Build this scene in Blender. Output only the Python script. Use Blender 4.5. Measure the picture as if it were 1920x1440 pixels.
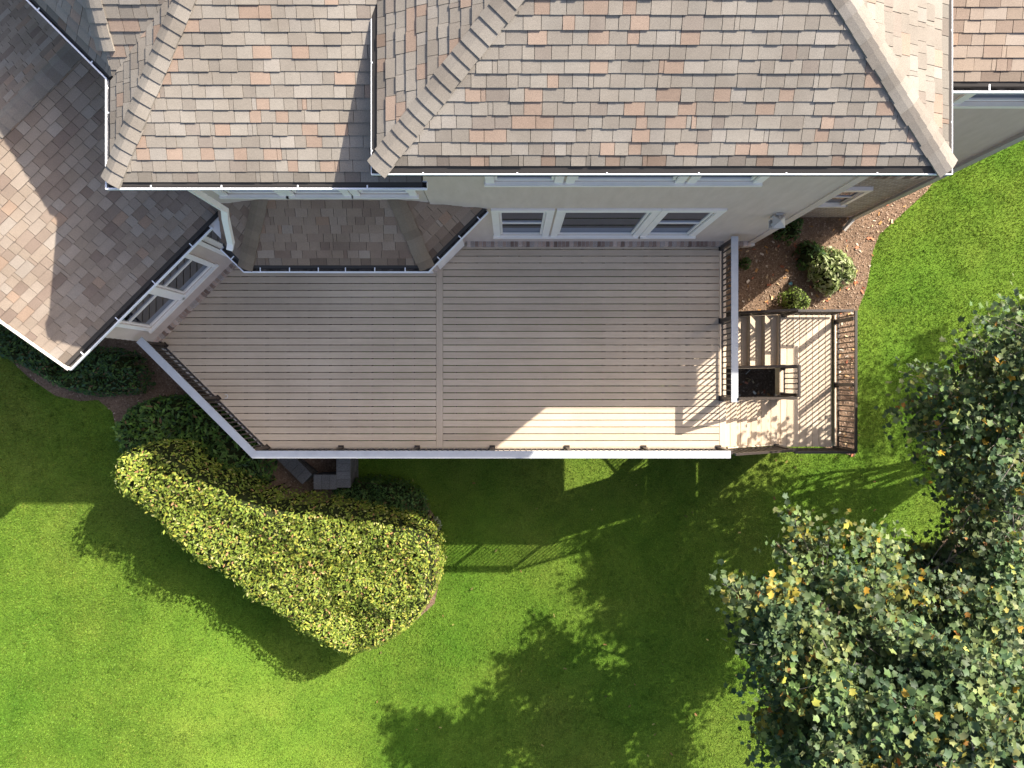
import bpy, math, random
import numpy as np
from mathutils import Vector

random.seed(7)
RNG = np.random.default_rng(11)

# ------------------------------------------------------------------ camera, sky, sun
HC = 18.5            # drone height above the lawn
FPX = 1331.0         # focal length in photo pixels (1920 wide)
sc = bpy.context.scene
for o in list(bpy.data.objects):
    bpy.data.objects.remove(o)
cam_d = bpy.data.cameras.new("drone_camera")
cam = bpy.data.objects.new("drone_camera", cam_d)
sc.collection.objects.link(cam)
cam.location = (0, 0, HC)
cam.rotation_euler = (0, 0, 0)
cam_d.sensor_width = 36
cam_d.lens = 36 * FPX / 1920
cam_d.clip_start = 0.1
cam_d.clip_end = 600
sc.camera = cam

ELEV = math.radians(38.5)
SUNH = Vector((0.784, 0.62, 0)).normalized()
SUN = Vector((SUNH.x * math.cos(ELEV), SUNH.y * math.cos(ELEV), math.sin(ELEV)))
world = bpy.data.worlds.new("World")
sc.world = world
world.use_nodes = True
wn = world.node_tree
wn.nodes.clear()
sky = wn.nodes.new("ShaderNodeTexSky")
sky.sky_type = 'NISHITA'
sky.sun_disc = False
sky.sun_elevation = ELEV
sky.sun_rotation = math.atan2(SUNH.x, SUNH.y)
sky.air_density = 0.45
sky.dust_density = 2.4
sky.ozone_density = 0.0
bg = wn.nodes.new("ShaderNodeBackground")
bg.inputs[1].default_value = 0.15
wo = wn.nodes.new("ShaderNodeOutputWorld")
wn.links.new(sky.outputs[0], bg.inputs[0])
wn.links.new(bg.outputs[0], wo.inputs[0])
sl = bpy.data.lights.new("sun", 'SUN')
sl.energy = 4.0
sl.angle = math.radians(0.5)
sl.color = (1.0, 0.94, 0.86)
sun = bpy.data.objects.new("sun", sl)
sc.collection.objects.link(sun)
sun.location = (30, 25, 40)
sun.rotation_euler = SUN.to_track_quat('Z', 'Y').to_euler()

sc.view_settings.view_transform = 'Standard'
sc.view_settings.look = 'None'
sc.view_settings.exposure = 1.5
sc.view_settings.gamma = 1.0
sc.view_settings.use_curve_mapping = False
sc.cycles.max_bounces = 6
sc.cycles.diffuse_bounces = 3
sc.cycles.transparent_max_bounces = 8

# ------------------------------------------------------------------ helpers
COL = sc.collection
ZD = 3.5             # deck surface above the lawn


def at(u, v, z=0.0):
    """photo pixel at a known height -> plan position"""
    k = (HC - z) / FPX
    return ((u - 960) * k, (720 - v) * k)


def gz(x, y):
    """ground height: the lot climbs gently to the left of the deck"""
    t = min(max((-x - 3.4) / 5.2, 0.0), 1.0)
    return 2.1 * t * t * (3 - 2 * t)


def gz_np(x, y):
    t = np.clip((-x - 3.4) / 5.2, 0, 1)
    return 2.1 * t * t * (3 - 2 * t)


def atg(u, v, dz=0.0):
    """photo pixel on (or dz above) the sloping ground"""
    z = 0.0
    for _ in range(6):
        x, y = at(u, v, z + dz)
        z = gz(x, y)
    return (x, y)


def tag(o, label=None, cat=None, group=None, kind=None):
    if label: o["label"] = label
    if cat: o["category"] = cat
    if group: o["group"] = group
    if kind: o["kind"] = kind
    return o


def empty(name, loc=(0, 0, 0), parent=None):
    o = bpy.data.objects.new(name, None)
    o.empty_display_size = 0.2
    COL.objects.link(o)
    if parent: o.parent = parent
    else: o.location = loc
    return o


def mesh_obj(name, V, F, mat, parent=None, cols=None, smooth=False):
    me = bpy.data.meshes.new(name)
    me.from_pydata([tuple(v) for v in V], [], [tuple(f) for f in F])
    if cols is not None:
        at_ = me.attributes.new("Col", 'FLOAT_COLOR', 'FACE')
        at_.data.foreach_set("color", np.array([(c[0], c[1], c[2], 1.0) for c in cols], dtype=np.float32).ravel())
    if smooth:
        me.polygons.foreach_set("use_smooth", [True] * len(me.polygons))
    me.materials.append(mat)
    o = bpy.data.objects.new(name, me)
    COL.objects.link(o)
    if parent: o.parent = parent
    return o


def np_mesh(name, V, F, mat, parent=None, cols=None, smooth=False):
    """fast path: V (n,3), F (m,k) all the same size, cols (m,3)"""
    V = np.asarray(V, dtype=np.float32)
    F = np.asarray(F, dtype=np.int32)
    me = bpy.data.meshes.new(name)
    m, k = F.shape
    me.vertices.add(len(V))
    me.vertices.foreach_set("co", V.ravel())
    me.loops.add(m * k)
    me.loops.foreach_set("vertex_index", F.ravel())
    me.polygons.add(m)
    me.polygons.foreach_set("loop_start", np.arange(0, m * k, k, dtype=np.int32))
    try:
        me.polygons.foreach_set("loop_total", np.full(m, k, dtype=np.int32))
    except Exception:
        pass
    me.update(calc_edges=True)
    if cols is not None:
        a = me.attributes.new("Col", 'FLOAT_COLOR', 'FACE')
        c4 = np.ones((m, 4), dtype=np.float32)
        c4[:, :3] = cols
        a.data.foreach_set("color", c4.ravel())
    if smooth:
        me.polygons.foreach_set("use_smooth", np.ones(m, dtype=bool))
    me.materials.append(mat)
    o = bpy.data.objects.new(name, me)
    COL.objects.link(o)
    if parent: o.parent = parent
    return o


class MB:
    def __init__(s):
        s.V = []; s.F = []; s.C = []

    def add(s, V, F, c=None):
        b = len(s.V)
        s.V += [tuple(v) for v in V]
        for f in F:
            s.F.append(tuple(i + b for i in f))
            s.C.append(c if c else (1, 1, 1))
        return s

    def box(s, x0, x1, y0, y1, z0, z1, c=None):
        V = [(x0, y0, z0), (x1, y0, z0), (x1, y1, z0), (x0, y1, z0), (x0, y0, z1), (x1, y0, z1), (x1, y1, z1), (x0, y1, z1)]
        return s.add(V, [(3, 2, 1, 0), (4, 5, 6, 7), (0, 1, 5, 4), (1, 2, 6, 5), (2, 3, 7, 6), (3, 0, 4, 7)], c)

    def prism(s, poly, z0, z1, c=None):
        n = len(poly)
        if area2(poly) < 0: poly = poly[::-1]
        V = [(p[0], p[1], z0) for p in poly] + [(p[0], p[1], z1) for p in poly]
        F = [tuple(range(n - 1, -1, -1)), tuple(range(n, 2 * n))]
        for i in range(n):
            j = (i + 1) % n
            F.append((i, j, n + j, n + i))
        return s.add(V, F, c)

    def bar(s, p0, p1, w, h, up=(0, 0, 1), c=None):
        """box beam from p0 to p1, w wide, h tall, centred"""
        p0 = Vector(p0); p1 = Vector(p1)
        d = (p1 - p0).normalized()
        up = Vector(up)
        side = d.cross(up)
        if side.length < 1e-5: side = d.cross(Vector((1, 0, 0)))
        side.normalize()
        u2 = side.cross(d).normalized()
        V = []
        for p in (p0, p1):
            for a, b in ((-1, -1), (1, -1), (1, 1), (-1, 1)):
                V.append(p + side * (a * w / 2) + u2 * (b * h / 2))
        return s.add(V, [(0, 1, 2, 3)[::-1], (4, 5, 6, 7), (0, 1, 5, 4), (1, 2, 6, 5), (2, 3, 7, 6), (3, 0, 4, 7)], c)

    def frame_box(s, O, e, n, a0, a1, o0, o1, z0, z1, c=None):
        """box in a wall frame: along e, outward n, up z"""
        V = []
        for z in (z0, z1):
            for a, o in ((a0, o0), (a1, o0), (a1, o1), (a0, o1)):
                V.append((O[0] + e[0] * a + n[0] * o, O[1] + e[1] * a + n[1] * o, z))
        return s.add(V, [(3, 2, 1, 0), (4, 5, 6, 7), (0, 1, 5, 4), (1, 2, 6, 5), (2, 3, 7, 6), (3, 0, 4, 7)], c)

    def tube(s, p0, p1, r0, r1, n=8, c=None, cap=True):
        p0 = Vector(p0); p1 = Vector(p1)
        d = (p1 - p0).normalized()
        a = d.cross(Vector((0, 0, 1)))
        if a.length < 1e-4: a = Vector((1, 0, 0))
        a.normalize(); b = d.cross(a)
        V = []
        for p, r in ((p0, r0), (p1, r1)):
            for i in range(n):
                t = 2 * math.pi * i / n
                V.append(p + a * (r * math.cos(t)) + b * (r * math.sin(t)))
        F = [(i, (i + 1) % n, n + (i + 1) % n, n + i) for i in range(n)]
        if cap: F += [tuple(range(n - 1, -1, -1)), tuple(range(n, 2 * n))]
        return s.add(V, F, c)

    def build(s, name, mat, parent=None, smooth=False, col=False):
        return mesh_obj(name, s.V, s.F, mat, parent, s.C if col else None, smooth)


def area2(p):
    return sum(p[i][0] * p[(i + 1) % len(p)][1] - p[(i + 1) % len(p)][0] * p[i][1] for i in range(len(p)))


def clip_half(poly, nx, ny, d):
    """keep nx*x+ny*y >= d"""
    out = []
    for i in range(len(poly)):
        p = poly[i]; q = poly[(i + 1) % len(poly)]
        sp = nx * p[0] + ny * p[1] - d; sq = nx * q[0] + ny * q[1] - d
        if sp >= 0: out.append(p)
        if (sp >= 0) != (sq >= 0):
            t = sp / (sp - sq)
            out.append((p[0] + t * (q[0] - p[0]), p[1] + t * (q[1] - p[1])))
    return out


def clip_poly(poly, conv):
    if area2(conv) < 0: conv = conv[::-1]
    for i in range(len(conv)):
        a = conv[i]; b = conv[(i + 1) % len(conv)]
        nx, ny = -(b[1] - a[1]), b[0] - a[0]
        poly = clip_half(poly, nx, ny, nx * a[0] + ny * a[1])
        if len(poly) < 3: return []
    return poly


def in_poly(px, py, poly):
    inside = np.zeros(px.shape, dtype=bool)
    n = len(poly)
    for i in range(n):
        x0, y0 = poly[i]; x1, y1 = poly[(i + 1) % n]
        if y0 == y1: continue
        c = ((y0 > py) != (y1 > py)) & (px < (x1 - x0) * (py - y0) / (y1 - y0) + x0)
        inside ^= c
    return inside


def dist_poly(px, py, poly):
    d = np.full(px.shape, 1e9)
    n = len(poly)
    for i in range(n):
        x0, y0 = poly[i]; x1, y1 = poly[(i + 1) % n]
        dx, dy = x1 - x0, y1 - y0
        t = np.clip(((px - x0) * dx + (py - y0) * dy) / (dx * dx + dy * dy + 1e-12), 0, 1)
        d = np.minimum(d, np.hypot(px - x0 - t * dx, py - y0 - t * dy))
    return d


def vnoise(x, y, seed=0):
    """smooth value noise, numpy"""
    xi = np.floor(x).astype(np.int64); yi = np.floor(y).astype(np.int64)
    xf = x - xi; yf = y - yi
    def h(a, b):
        n = (a * 374761393 + b * 668265263 + seed * 1442695041) & 0x7fffffff
        n = ((n ^ (n >> 13)) * 1274126177) & 0x7fffffff
        return ((n ^ (n >> 16)) & 0xffff) / 65535.0
    u = xf * xf * (3 - 2 * xf); v = yf * yf * (3 - 2 * yf)
    return (h(xi, yi) * (1 - u) + h(xi + 1, yi) * u) * (1 - v) + (h(xi, yi + 1) * (1 - u) + h(xi + 1, yi + 1) * u) * v


def smooth_poly(pts, it=2):
    for _ in range(it):
        out = []
        for i in range(len(pts)):
            p = pts[i]; q = pts[(i + 1) % len(pts)]
            out.append((p[0] * .75 + q[0] * .25, p[1] * .75 + q[1] * .25))
            out.append((p[0] * .25 + q[0] * .75, p[1] * .25 + q[1] * .75))
        pts = out
    return pts


# ------------------------------------------------------------------ materials
def new_mat(name):
    m = bpy.data.materials.new(name)
    m.use_nodes = True
    nt = m.node_tree
    b = nt.nodes["Principled BSDF"]
    return m, nt, b


def N(nt, t, **kw):
    n = nt.nodes.new(t)
    for k, v in kw.items():
        if hasattr(n, k): setattr(n, k, v)
        else: n.inputs[k].default_value = v
    return n


def ramp(nt, fac, stops):
    r = nt.nodes.new("ShaderNodeValToRGB")
    els = r.color_ramp.elements
    while len(els) < len(stops): els.new(0.5)
    for e, (p, c) in zip(els, stops):
        e.position = p
        e.color = (*c, 1) if len(c) == 3 else c
    nt.links.new(fac, r.inputs[0])
    return r.outputs[0]


def mixc(nt, fac, a, b, mode='MIX'):
    m = nt.nodes.new("ShaderNodeMix")
    m.data_type = 'RGBA'; m.blend_type = mode
    for sock, val in ((m.inputs[0], fac), (m.inputs[6], a), (m.inputs[7], b)):
        if isinstance(val, (int, float)): sock.default_value = val
        elif isinstance(val, tuple): sock.default_value = (*val[:3], 1)
        else: nt.links.new(val, sock)
    return m.outputs[2]


def noise(nt, coord, scale, detail=3.0, rough=0.55, vscale=None):
    n = nt.nodes.new("ShaderNodeTexNoise")
    n.inputs["Scale"].default_value = scale
    n.inputs["Detail"].default_value = detail
    n.inputs["Roughness"].default_value = rough
    if vscale:
        mp = nt.nodes.new("ShaderNodeMapping")
        mp.inputs["Scale"].default_value = vscale
        nt.links.new(coord, mp.inputs[0]); coord = mp.outputs[0]
    nt.links.new(coord, n.inputs["Vector"])
    return n.outputs[0]


def bump(nt, b, h, dist=0.01, strength=0.5):
    n = nt.nodes.new("ShaderNodeBump")
    n.inputs["Strength"].default_value = strength
    n.inputs["Distance"].default_value = dist
    nt.links.new(h, n.inputs["Height"])
    nt.links.new(n.outputs[0], b.inputs["Normal"])


def geo_pos(nt):
    return nt.nodes.new("ShaderNodeNewGeometry").outputs["Position"]


def plain(name, c, rough=0.6, spec=0.4, metal=0.0, var=0.0, scale=8.0):
    m, nt, b = new_mat(name)
    b.inputs["Roughness"].default_value = rough
    b.inputs["Specular IOR Level"].default_value = spec
    b.inputs["Metallic"].default_value = metal
    if var > 0:
        nz = noise(nt, geo_pos(nt), scale, 4)
        col = ramp(nt, nz, [(0.3, tuple(x * (1 - var) for x in c)), (0.7, tuple(min(1, x * (1 + var)) for x in c))])
        nt.links.new(col, b.inputs["Base Color"])
    else:
        b.inputs["Base Color"].default_value = (*c, 1)
    return m


def attr_mat(name, rough=0.7, spec=0.25, grain=None, transl=0.0, bumpd=0.0, gscale=90.0):
    """colour from the per-face attribute Col, with a fine grain"""
    m, nt, b = new_mat(name)
    a = nt.nodes.new("ShaderNodeAttribute"); a.attribute_name = "Col"
    col = a.outputs["Color"]
    if grain:
        p = geo_pos(nt)
        g = noise(nt, p, gscale, 3, 0.7)
        col = mixc(nt, 1.0, col, ramp(nt, g, [(0.3, (1 - grain,) * 3), (0.7, (1 + grain,) * 3)]), 'MULTIPLY')
        g2 = noise(nt, p, 1.3, 4, 0.6)
        col = mixc(nt, 1.0, col, ramp(nt, g2, [(0.3, (0.86, 0.85, 0.84)), (0.7, (1.08, 1.08, 1.08))]), 'MULTIPLY')
        if bumpd: bump(nt, b, g, bumpd, 0.6)
    nt.links.new(col, b.inputs["Base Color"])
    b.inputs["Roughness"].default_value = rough
    b.inputs["Specular IOR Level"].default_value = spec
    if transl > 0:
        t = nt.nodes.new("ShaderNodeBsdfTranslucent")
        nt.links.new(col, t.inputs["Color"])
        mx = nt.nodes.new("ShaderNodeMixShader"); mx.inputs[0].default_value = transl
        nt.links.new(b.outputs[0], mx.inputs[1]); nt.links.new(t.outputs[0], mx.inputs[2])
        nt.links.new(mx.outputs[0], nt.nodes["Material Output"].inputs[0])
    return m


M = {}
M['shingle'] = attr_mat("shingle", 0.9, 0.15, grain=0.30, bumpd=0.002, gscale=130)
M['underlay'] = plain("roof_underlay", (0.05, 0.045, 0.04), 0.95, 0.1)
M['leaf'] = attr_mat("leaf", 0.5, 0.22, transl=0.3)
M['leaf_matte'] = attr_mat("leaf_matte", 0.6, 0.3, transl=0.25)
M['brickp'] = attr_mat("brick_piece", 0.9, 0.15, grain=0.25, gscale=60)
M['chip'] = attr_mat("bark_chip", 0.95, 0.1)
M['white'] = plain("white_paint", (0.86, 0.785, 0.685), 0.35, 0.5, var=0.03, scale=5)
M['gutter'] = plain("white_gutter_enamel", (0.82, 0.82, 0.82), 0.3, 0.5, var=0.03, scale=6)
M['debris'] = plain("gutter_debris", (0.085, 0.078, 0.07), 0.95, 0.1, var=0.7, scale=11)
M['flash'] = plain("dark_metal_flashing", (0.05, 0.048, 0.045), 0.5, 0.4)
M['bronze'] = plain("bronze_metal", (0.035, 0.026, 0.02), 0.4, 0.5, var=0.15, scale=20)
M['interior'] = plain("room_interior", (0.12, 0.085, 0.06), 0.9, 0.1)
M['curtain'] = plain("curtain_cloth", (0.62, 0.54, 0.43), 0.9, 0.1, var=0.12, scale=9)
M['bark'] = plain("tree_bark", (0.20, 0.17, 0.14), 0.9, 0.15, var=0.3, scale=14)
M['stem'] = plain("shrub_stem", (0.09, 0.065, 0.045), 0.9, 0.1, var=0.3, scale=14)
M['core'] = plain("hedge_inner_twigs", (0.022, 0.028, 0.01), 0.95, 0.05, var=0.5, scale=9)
M['joist'] = plain("treated_timber", (0.16, 0.12, 0.08), 0.9, 0.1, var=0.2, scale=5)
M['spout'] = plain("taupe_downspout_enamel", (0.46, 0.42, 0.36), 0.4, 0.4, var=0.04)
M['lantern_glass'] = plain("lantern_glass", (0.55, 0.53, 0.48), 0.15, 0.5)
M['plastic_blue'] = plain("pale_blue_plastic", (0.35, 0.62, 0.66), 0.35, 0.5)
M['ring'] = plain("pale_plastic_ring", (0.62, 0.60, 0.56), 0.4, 0.4)
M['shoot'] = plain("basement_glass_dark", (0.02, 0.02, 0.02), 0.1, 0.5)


def mk_siding():
    m, nt, b = new_mat("painted_siding")
    p = geo_pos(nt)
    g = noise(nt, p, 7, 4, 0.6, (1, 1, 0.25))
    g2 = noise(nt, p, 60, 2, 0.6, (1, 1, 6))
    col = ramp(nt, g, [(0.3, (0.54, 0.42, 0.325)), (0.7, (0.61, 0.485, 0.385))])
    col = mixc(nt, 1.0, col, ramp(nt, g2, [(0.3, (0.95,) * 3), (0.7, (1.04,) * 3)]), 'MULTIPLY')
    nt.links.new(col, b.inputs["Base Color"])
    b.inputs["Roughness"].default_value = 0.6
    return m


def mk_board():
    m, nt, b = new_mat("composite_decking")
    tc = nt.nodes.new("ShaderNodeTexCoord").outputs["Object"]
    oi = nt.nodes.new("ShaderNodeObjectInfo").outputs["Random"]
    va = nt.nodes.new("ShaderNodeVectorMath"); va.operation = 'ADD'
    cmb = nt.nodes.new("ShaderNodeCombineXYZ")
    mul = N(nt, "ShaderNodeMath", operation='MULTIPLY'); mul.inputs[1].default_value = 40
    nt.links.new(oi, mul.inputs[0]); nt.links.new(mul.outputs[0], cmb.inputs[0]); nt.links.new(mul.outputs[0], cmb.inputs[1])
    nt.links.new(tc, va.inputs[0]); nt.links.new(cmb.outputs[0], va.inputs[1])
    g = noise(nt, va.outputs[0], 3.0, 5, 0.65, (0.5, 9, 1))
    g2 = noise(nt, va.outputs[0], 3.0, 3, 0.6, (3, 55, 1))
    col = ramp(nt, g, [(0.25, (0.515, 0.408, 0.288)), (0.75, (0.605, 0.485, 0.352))])
    col = mixc(nt, 1.0, col, ramp(nt, g2, [(0.3, (0.93,) * 3), (0.7, (1.05,) * 3)]), 'MULTIPLY')
    col = mixc(nt, 1.0, col, ramp(nt, oi, [(0.0, (0.89, 0.885, 0.88)), (1.0, (1.07, 1.07, 1.065))]), 'MULTIPLY')
    # foot-worn dirt with a shape of its own
    d = noise(nt, geo_pos(nt), 0.9, 5, 0.65)
    col = mixc(nt, 1.0, col, ramp(nt, d, [(0.35, (0.92, 0.915, 0.905)), (0.65, (1.04,) * 3)]), 'MULTIPLY')
    nt.links.new(col, b.inputs["Base Color"])
    b.inputs["Roughness"].default_value = 0.62
    b.inputs["Specular IOR Level"].default_value = 0.35
    bump(nt, b, g2, 0.001, 0.5)
    return m


def mk_cap():
    m, nt, b = new_mat("rail_cap_composite")
    tc = nt.nodes.new("ShaderNodeTexCoord").outputs["Object"]
    g = noise(nt, geo_pos(nt), 6.0, 4, 0.6)
    col = ramp(nt, g, [(0.3, (0.39, 0.40, 0.40)), (0.7, (0.45, 0.46, 0.455))])
    nt.links.new(col, b.inputs["Base Color"])
    b.inputs["Roughness"].default_value = 0.32
    b.inputs["Specular IOR Level"].default_value = 0.6
    return m


def mk_brickwall():
    m, nt, b = new_mat("brick_wall")
    tc = nt.nodes.new("ShaderNodeTexCoord").outputs["UV"]
    # bricks too small in view to pick apart: courses by material
    p = geo_pos(nt)
    sep = nt.nodes.new("ShaderNodeSeparateXYZ"); nt.links.new(p, sep.inputs[0])
    add = N(nt, "ShaderNodeMath", operation='ADD'); nt.links.new(sep.outputs[0], add.inputs[0]); nt.links.new(sep.outputs[1], add.inputs[1])
    cb = nt.nodes.new("ShaderNodeCombineXYZ"); nt.links.new(add.outputs[0], cb.inputs[0]); nt.links.new(sep.outputs[2], cb.inputs[1])
    br = nt.nodes.new("ShaderNodeTexBrick")
    br.inputs["Scale"].default_value = 1.0
    br.inputs["Brick Width"].default_value = 0.21
    br.inputs["Row Height"].default_value = 0.075
    br.inputs["Mortar Size"].default_value = 0.008
    br.inputs["Color1"].default_value = (0.46, 0.34, 0.25, 1)
    br.inputs["Color2"].default_value = (0.33, 0.24, 0.18, 1)
    br.inputs["Mortar"].default_value = (0.55, 0.49, 0.42, 1)
    nt.links.new(cb.outputs[0], br.inputs["Vector"])
    g = noise(nt, p, 9, 4, 0.6)
    col = mixc(nt, 1.0, br.outputs[0], ramp(nt, g, [(0.3, (0.75,) * 3), (0.7, (1.15,) * 3)]), 'MULTIPLY')
    nt.links.new(col, b.inputs["Base Color"])
    b.inputs["Roughness"].default_value = 0.9
    bump(nt, b, br.outputs[1], -0.006, 0.8)
    return m


def mk_glass():
    m, nt, b = new_mat("window_glass")
    nt.nodes.remove(b)
    gl = nt.nodes.new("ShaderNodeBsdfGlossy"); gl.inputs["Roughness"].default_value = 0.02
    gl.inputs["Color"].default_value = (0.30, 0.33, 0.38, 1)
    tr = nt.nodes.new("ShaderNodeBsdfTransparent"); tr.inputs["Color"].default_value = (0.90, 0.88, 0.84, 1)
    fr = nt.nodes.new("ShaderNodeFresnel"); fr.inputs[0].default_value = 1.33
    mx = nt.nodes.new("ShaderNodeMixShader")
    nt.links.new(fr.outputs[0], mx.inputs[0]); nt.links.new(tr.outputs[0], mx.inputs[1]); nt.links.new(gl.outputs[0], mx.inputs[2])
    nt.links.new(mx.outputs[0], nt.nodes["Material Output"].inputs[0])
    return m


def lawn_color(nt, p):
    a = noise(nt, p, 0.22, 4, 0.55)
    c = noise(nt, p, 1.1, 5, 0.65)
    col = ramp(nt, a, [(0.30, (0.098, 0.198, 0.021)), (0.5, (0.128, 0.206, 0.026)), (0.70, (0.162, 0.212, 0.035))])
    col = mixc(nt, 1.0, col, ramp(nt, c, [(0.3, (0.72, 0.80, 0.70)), (0.7, (1.18, 1.12, 1.1))]), 'MULTIPLY')
    sp = noise(nt, p, 7.0, 3, 0.75)
    msk = noise(nt, p, 0.5, 2, 0.5)
    spk = ramp(nt, sp, [(0.33, (0.5, 0.55, 0.5)), (0.42, (1, 1, 1))])
    col = mixc(nt, ramp(nt, msk, [(0.42, (0, 0, 0)), (0.58, (1, 1, 1))]), col, mixc(nt, 1.0, col, spk, 'MULTIPLY'))
    return col


def mk_lawn():
    m, nt, b = new_mat("lawn_soil_and_thatch")
    p = geo_pos(nt)
    col = lawn_color(nt, p)
    f = noise(nt, p, 34, 4, 0.7)
    col = mixc(nt, 1.0, col, ramp(nt, f, [(0.3, (0.45, 0.5, 0.45)), (0.65, (1.1, 1.1, 1.1))]), 'MULTIPLY')
    nt.links.new(col, b.inputs["Base Color"])
    b.inputs["Roughness"].default_value = 0.95
    b.inputs["Specular IOR Level"].default_value = 0.05
    bump(nt, b, f, 0.03, 1.0)
    return m


def mk_blade():
    m, nt, b = new_mat("grass_blade")
    p = geo_pos(nt)
    col = lawn_color(nt, p)
    a = nt.nodes.new("ShaderNodeAttribute"); a.attribute_name = "Col"
    col = mixc(nt, 1.0, col, a.outputs["Color"], 'MULTIPLY')
    nt.links.new(col, b.inputs["Base Color"])
    b.inputs["Roughness"].default_value = 0.65
    b.inputs["Specular IOR Level"].default_value = 0.15
    t = nt.nodes.new("ShaderNodeBsdfTranslucent"); nt.links.new(col, t.inputs["Color"])
    mx = nt.nodes.new("ShaderNodeMixShader"); mx.inputs[0].default_value = 0.3
    nt.links.new(b.outputs[0], mx.inputs[1]); nt.links.new(t.outputs[0], mx.inputs[2])
    nt.links.new(mx.outputs[0], nt.nodes["Material Output"].inputs[0])
    return m


def mk_mulch():
    m, nt, b = new_mat("bark_mulch")
    p = geo_pos(nt)
    f = noise(nt, p, 28, 5, 0.75)
    g = noise(nt, p, 1.6, 4, 0.6)
    col = ramp(nt, f, [(0.3, (0.09, 0.054, 0.033)), (0.55, (0.222, 0.152, 0.10)), (0.75, (0.34, 0.25, 0.172))])
    col = mixc(nt, 1.0, col, ramp(nt, g, [(0.3, (0.7, 0.68, 0.66)), (0.7, (1.15, 1.12, 1.1))]), 'MULTIPLY')
    nt.links.new(col, b.inputs["Base Color"])
    b.inputs["Roughness"].default_value = 0.95
    b.inputs["Specular IOR Level"].default_value = 0.1
    bump(nt, b, f, 0.03, 1.0)
    return m


M['siding'] = mk_siding(); M['board'] = mk_board(); M['cap'] = mk_cap(); M['brick'] = mk_brickwall()
M['glass'] = mk_glass(); M['lawn'] = mk_lawn(); M['blade'] = mk_blade(); M['mulch'] = mk_mulch()

# ------------------------------------------------------------------ ground: lawn and planting beds
BED_RIGHT = [(4.3, 3.6), (4.3, -0.6), (5.2, -0.9), (8.0, -1.6), at(1602, 856), at(1604, 700), at(1603, 598), at(1610, 575), at(1624, 540), at(1636, 470), at(1648, 440),
             at(1692, 400), at(1738, 358), at(1746, 346), (8.8, 5.6), (4.3, 5.6)]
BED_LEFT = [(-16, 3.5), (-16, 1.2), atg(0, 655), atg(55, 708), atg(105, 742), atg(150, 752), atg(185, 750), atg(212, 772), atg(222, 820), atg(265, 890, 1.7), atg(335, 985, 1.7),
            atg(430, 1080, 1.7), atg(520, 1145, 1.7), atg(600, 1195, 1.7), at(665, 1222, 1.3), at(755, 1198, .8), at(810, 1145, .6), at(822, 1090, .4), at(820, 1010, .4), at(826, 985),
            at(790, 930), at(700, 905), at(660, 900), (-3.9, -1.0), (-3.9, 3.5)]
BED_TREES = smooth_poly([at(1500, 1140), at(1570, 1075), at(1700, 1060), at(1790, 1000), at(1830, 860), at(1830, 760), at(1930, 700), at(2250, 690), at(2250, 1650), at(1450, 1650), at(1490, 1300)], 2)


def ground_patch(name, poly, dz, mat, cell=0.5):
    """a planting bed laid over the sloping ground, cut into cells so that it follows the grade"""
    xs = [p[0] for p in poly]; ys = [p[1] for p in poly]
    mb = MB()
    x = math.floor(min(xs) / cell) * cell
    while x < max(xs):
        y = math.floor(min(ys) / cell) * cell
        while y < max(ys):
            q = clip_poly(poly, [(x, y), (x + cell, y), (x + cell, y + cell), (x, y + cell)])
            if len(q) >= 3 and abs(area2(q)) > 1e-4:
                if area2(q) < 0: q = q[::-1]
                mb.add([(a, b, gz(a, b) + dz) for a, b in q], [tuple(range(len(q)))])
            y += cell
        x += cell
    n = len(poly)
    for i in range(n):
        a = poly[i]; b = poly[(i + 1) % n]
        mb.add([(a[0], a[1], gz(*a) - .05), (b[0], b[1], gz(*b) - .05), (b[0], b[1], gz(*b) + dz), (a[0], a[1], gz(*a) + dz)], [(0, 1, 2, 3)])
    return mb.build(name, mat)


lx_ = np.concatenate([np.array([-120, -60, -30]), np.arange(-20, 20.01, 0.2), np.array([30, 60, 120])])
ly_ = np.array([-120, -60, -30, -15, 0, 15, 30, 60, 120.0])
GX, GY = np.meshgrid(lx_, ly_, indexing='ij')
idx = np.arange(GX.size).reshape(GX.shape)
LF = np.stack([idx[:-1, :-1].ravel(), idx[1:, :-1].ravel(), idx[1:, 1:].ravel(), idx[:-1, 1:].ravel()], 1)
lawn = np_mesh("lawn", np.stack([GX.ravel(), GY.ravel(), gz_np(GX.ravel(), GY.ravel())], 1), LF, M['lawn'], smooth=True)
tag(lawn, "bright green mown lawn around the house", "lawn", kind="structure")


def bed(name, poly, label):
    o = ground_patch(name, poly, 0.022, M['mulch'])
    tag(o, label, "mulch bed", kind="structure")
    return o


bed("mulch_bed", BED_RIGHT, "brown bark mulch bed beside the stairs and brick wall")
bed("mulch_bed", BED_LEFT, "dark mulch bed under the hedge and shrubs left of the deck")
M['shaded_mould'] = plain("shade_darkened_leaf_mould", (0.06, 0.042, 0.026), 0.95, 0.1, var=0.6, scale=22)  # leaf mould, with the shade of the crowns put into its colour
tag(ground_patch("shaded_mould_bed", BED_TREES, 0.022, M['shaded_mould']), "leaf mould ground under the trees at the right, darkened for canopy shade", "bed", kind="structure")
0 and bed("mulch_bed", BED_TREES, "mulch bed under the leafy trees at the right")


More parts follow.
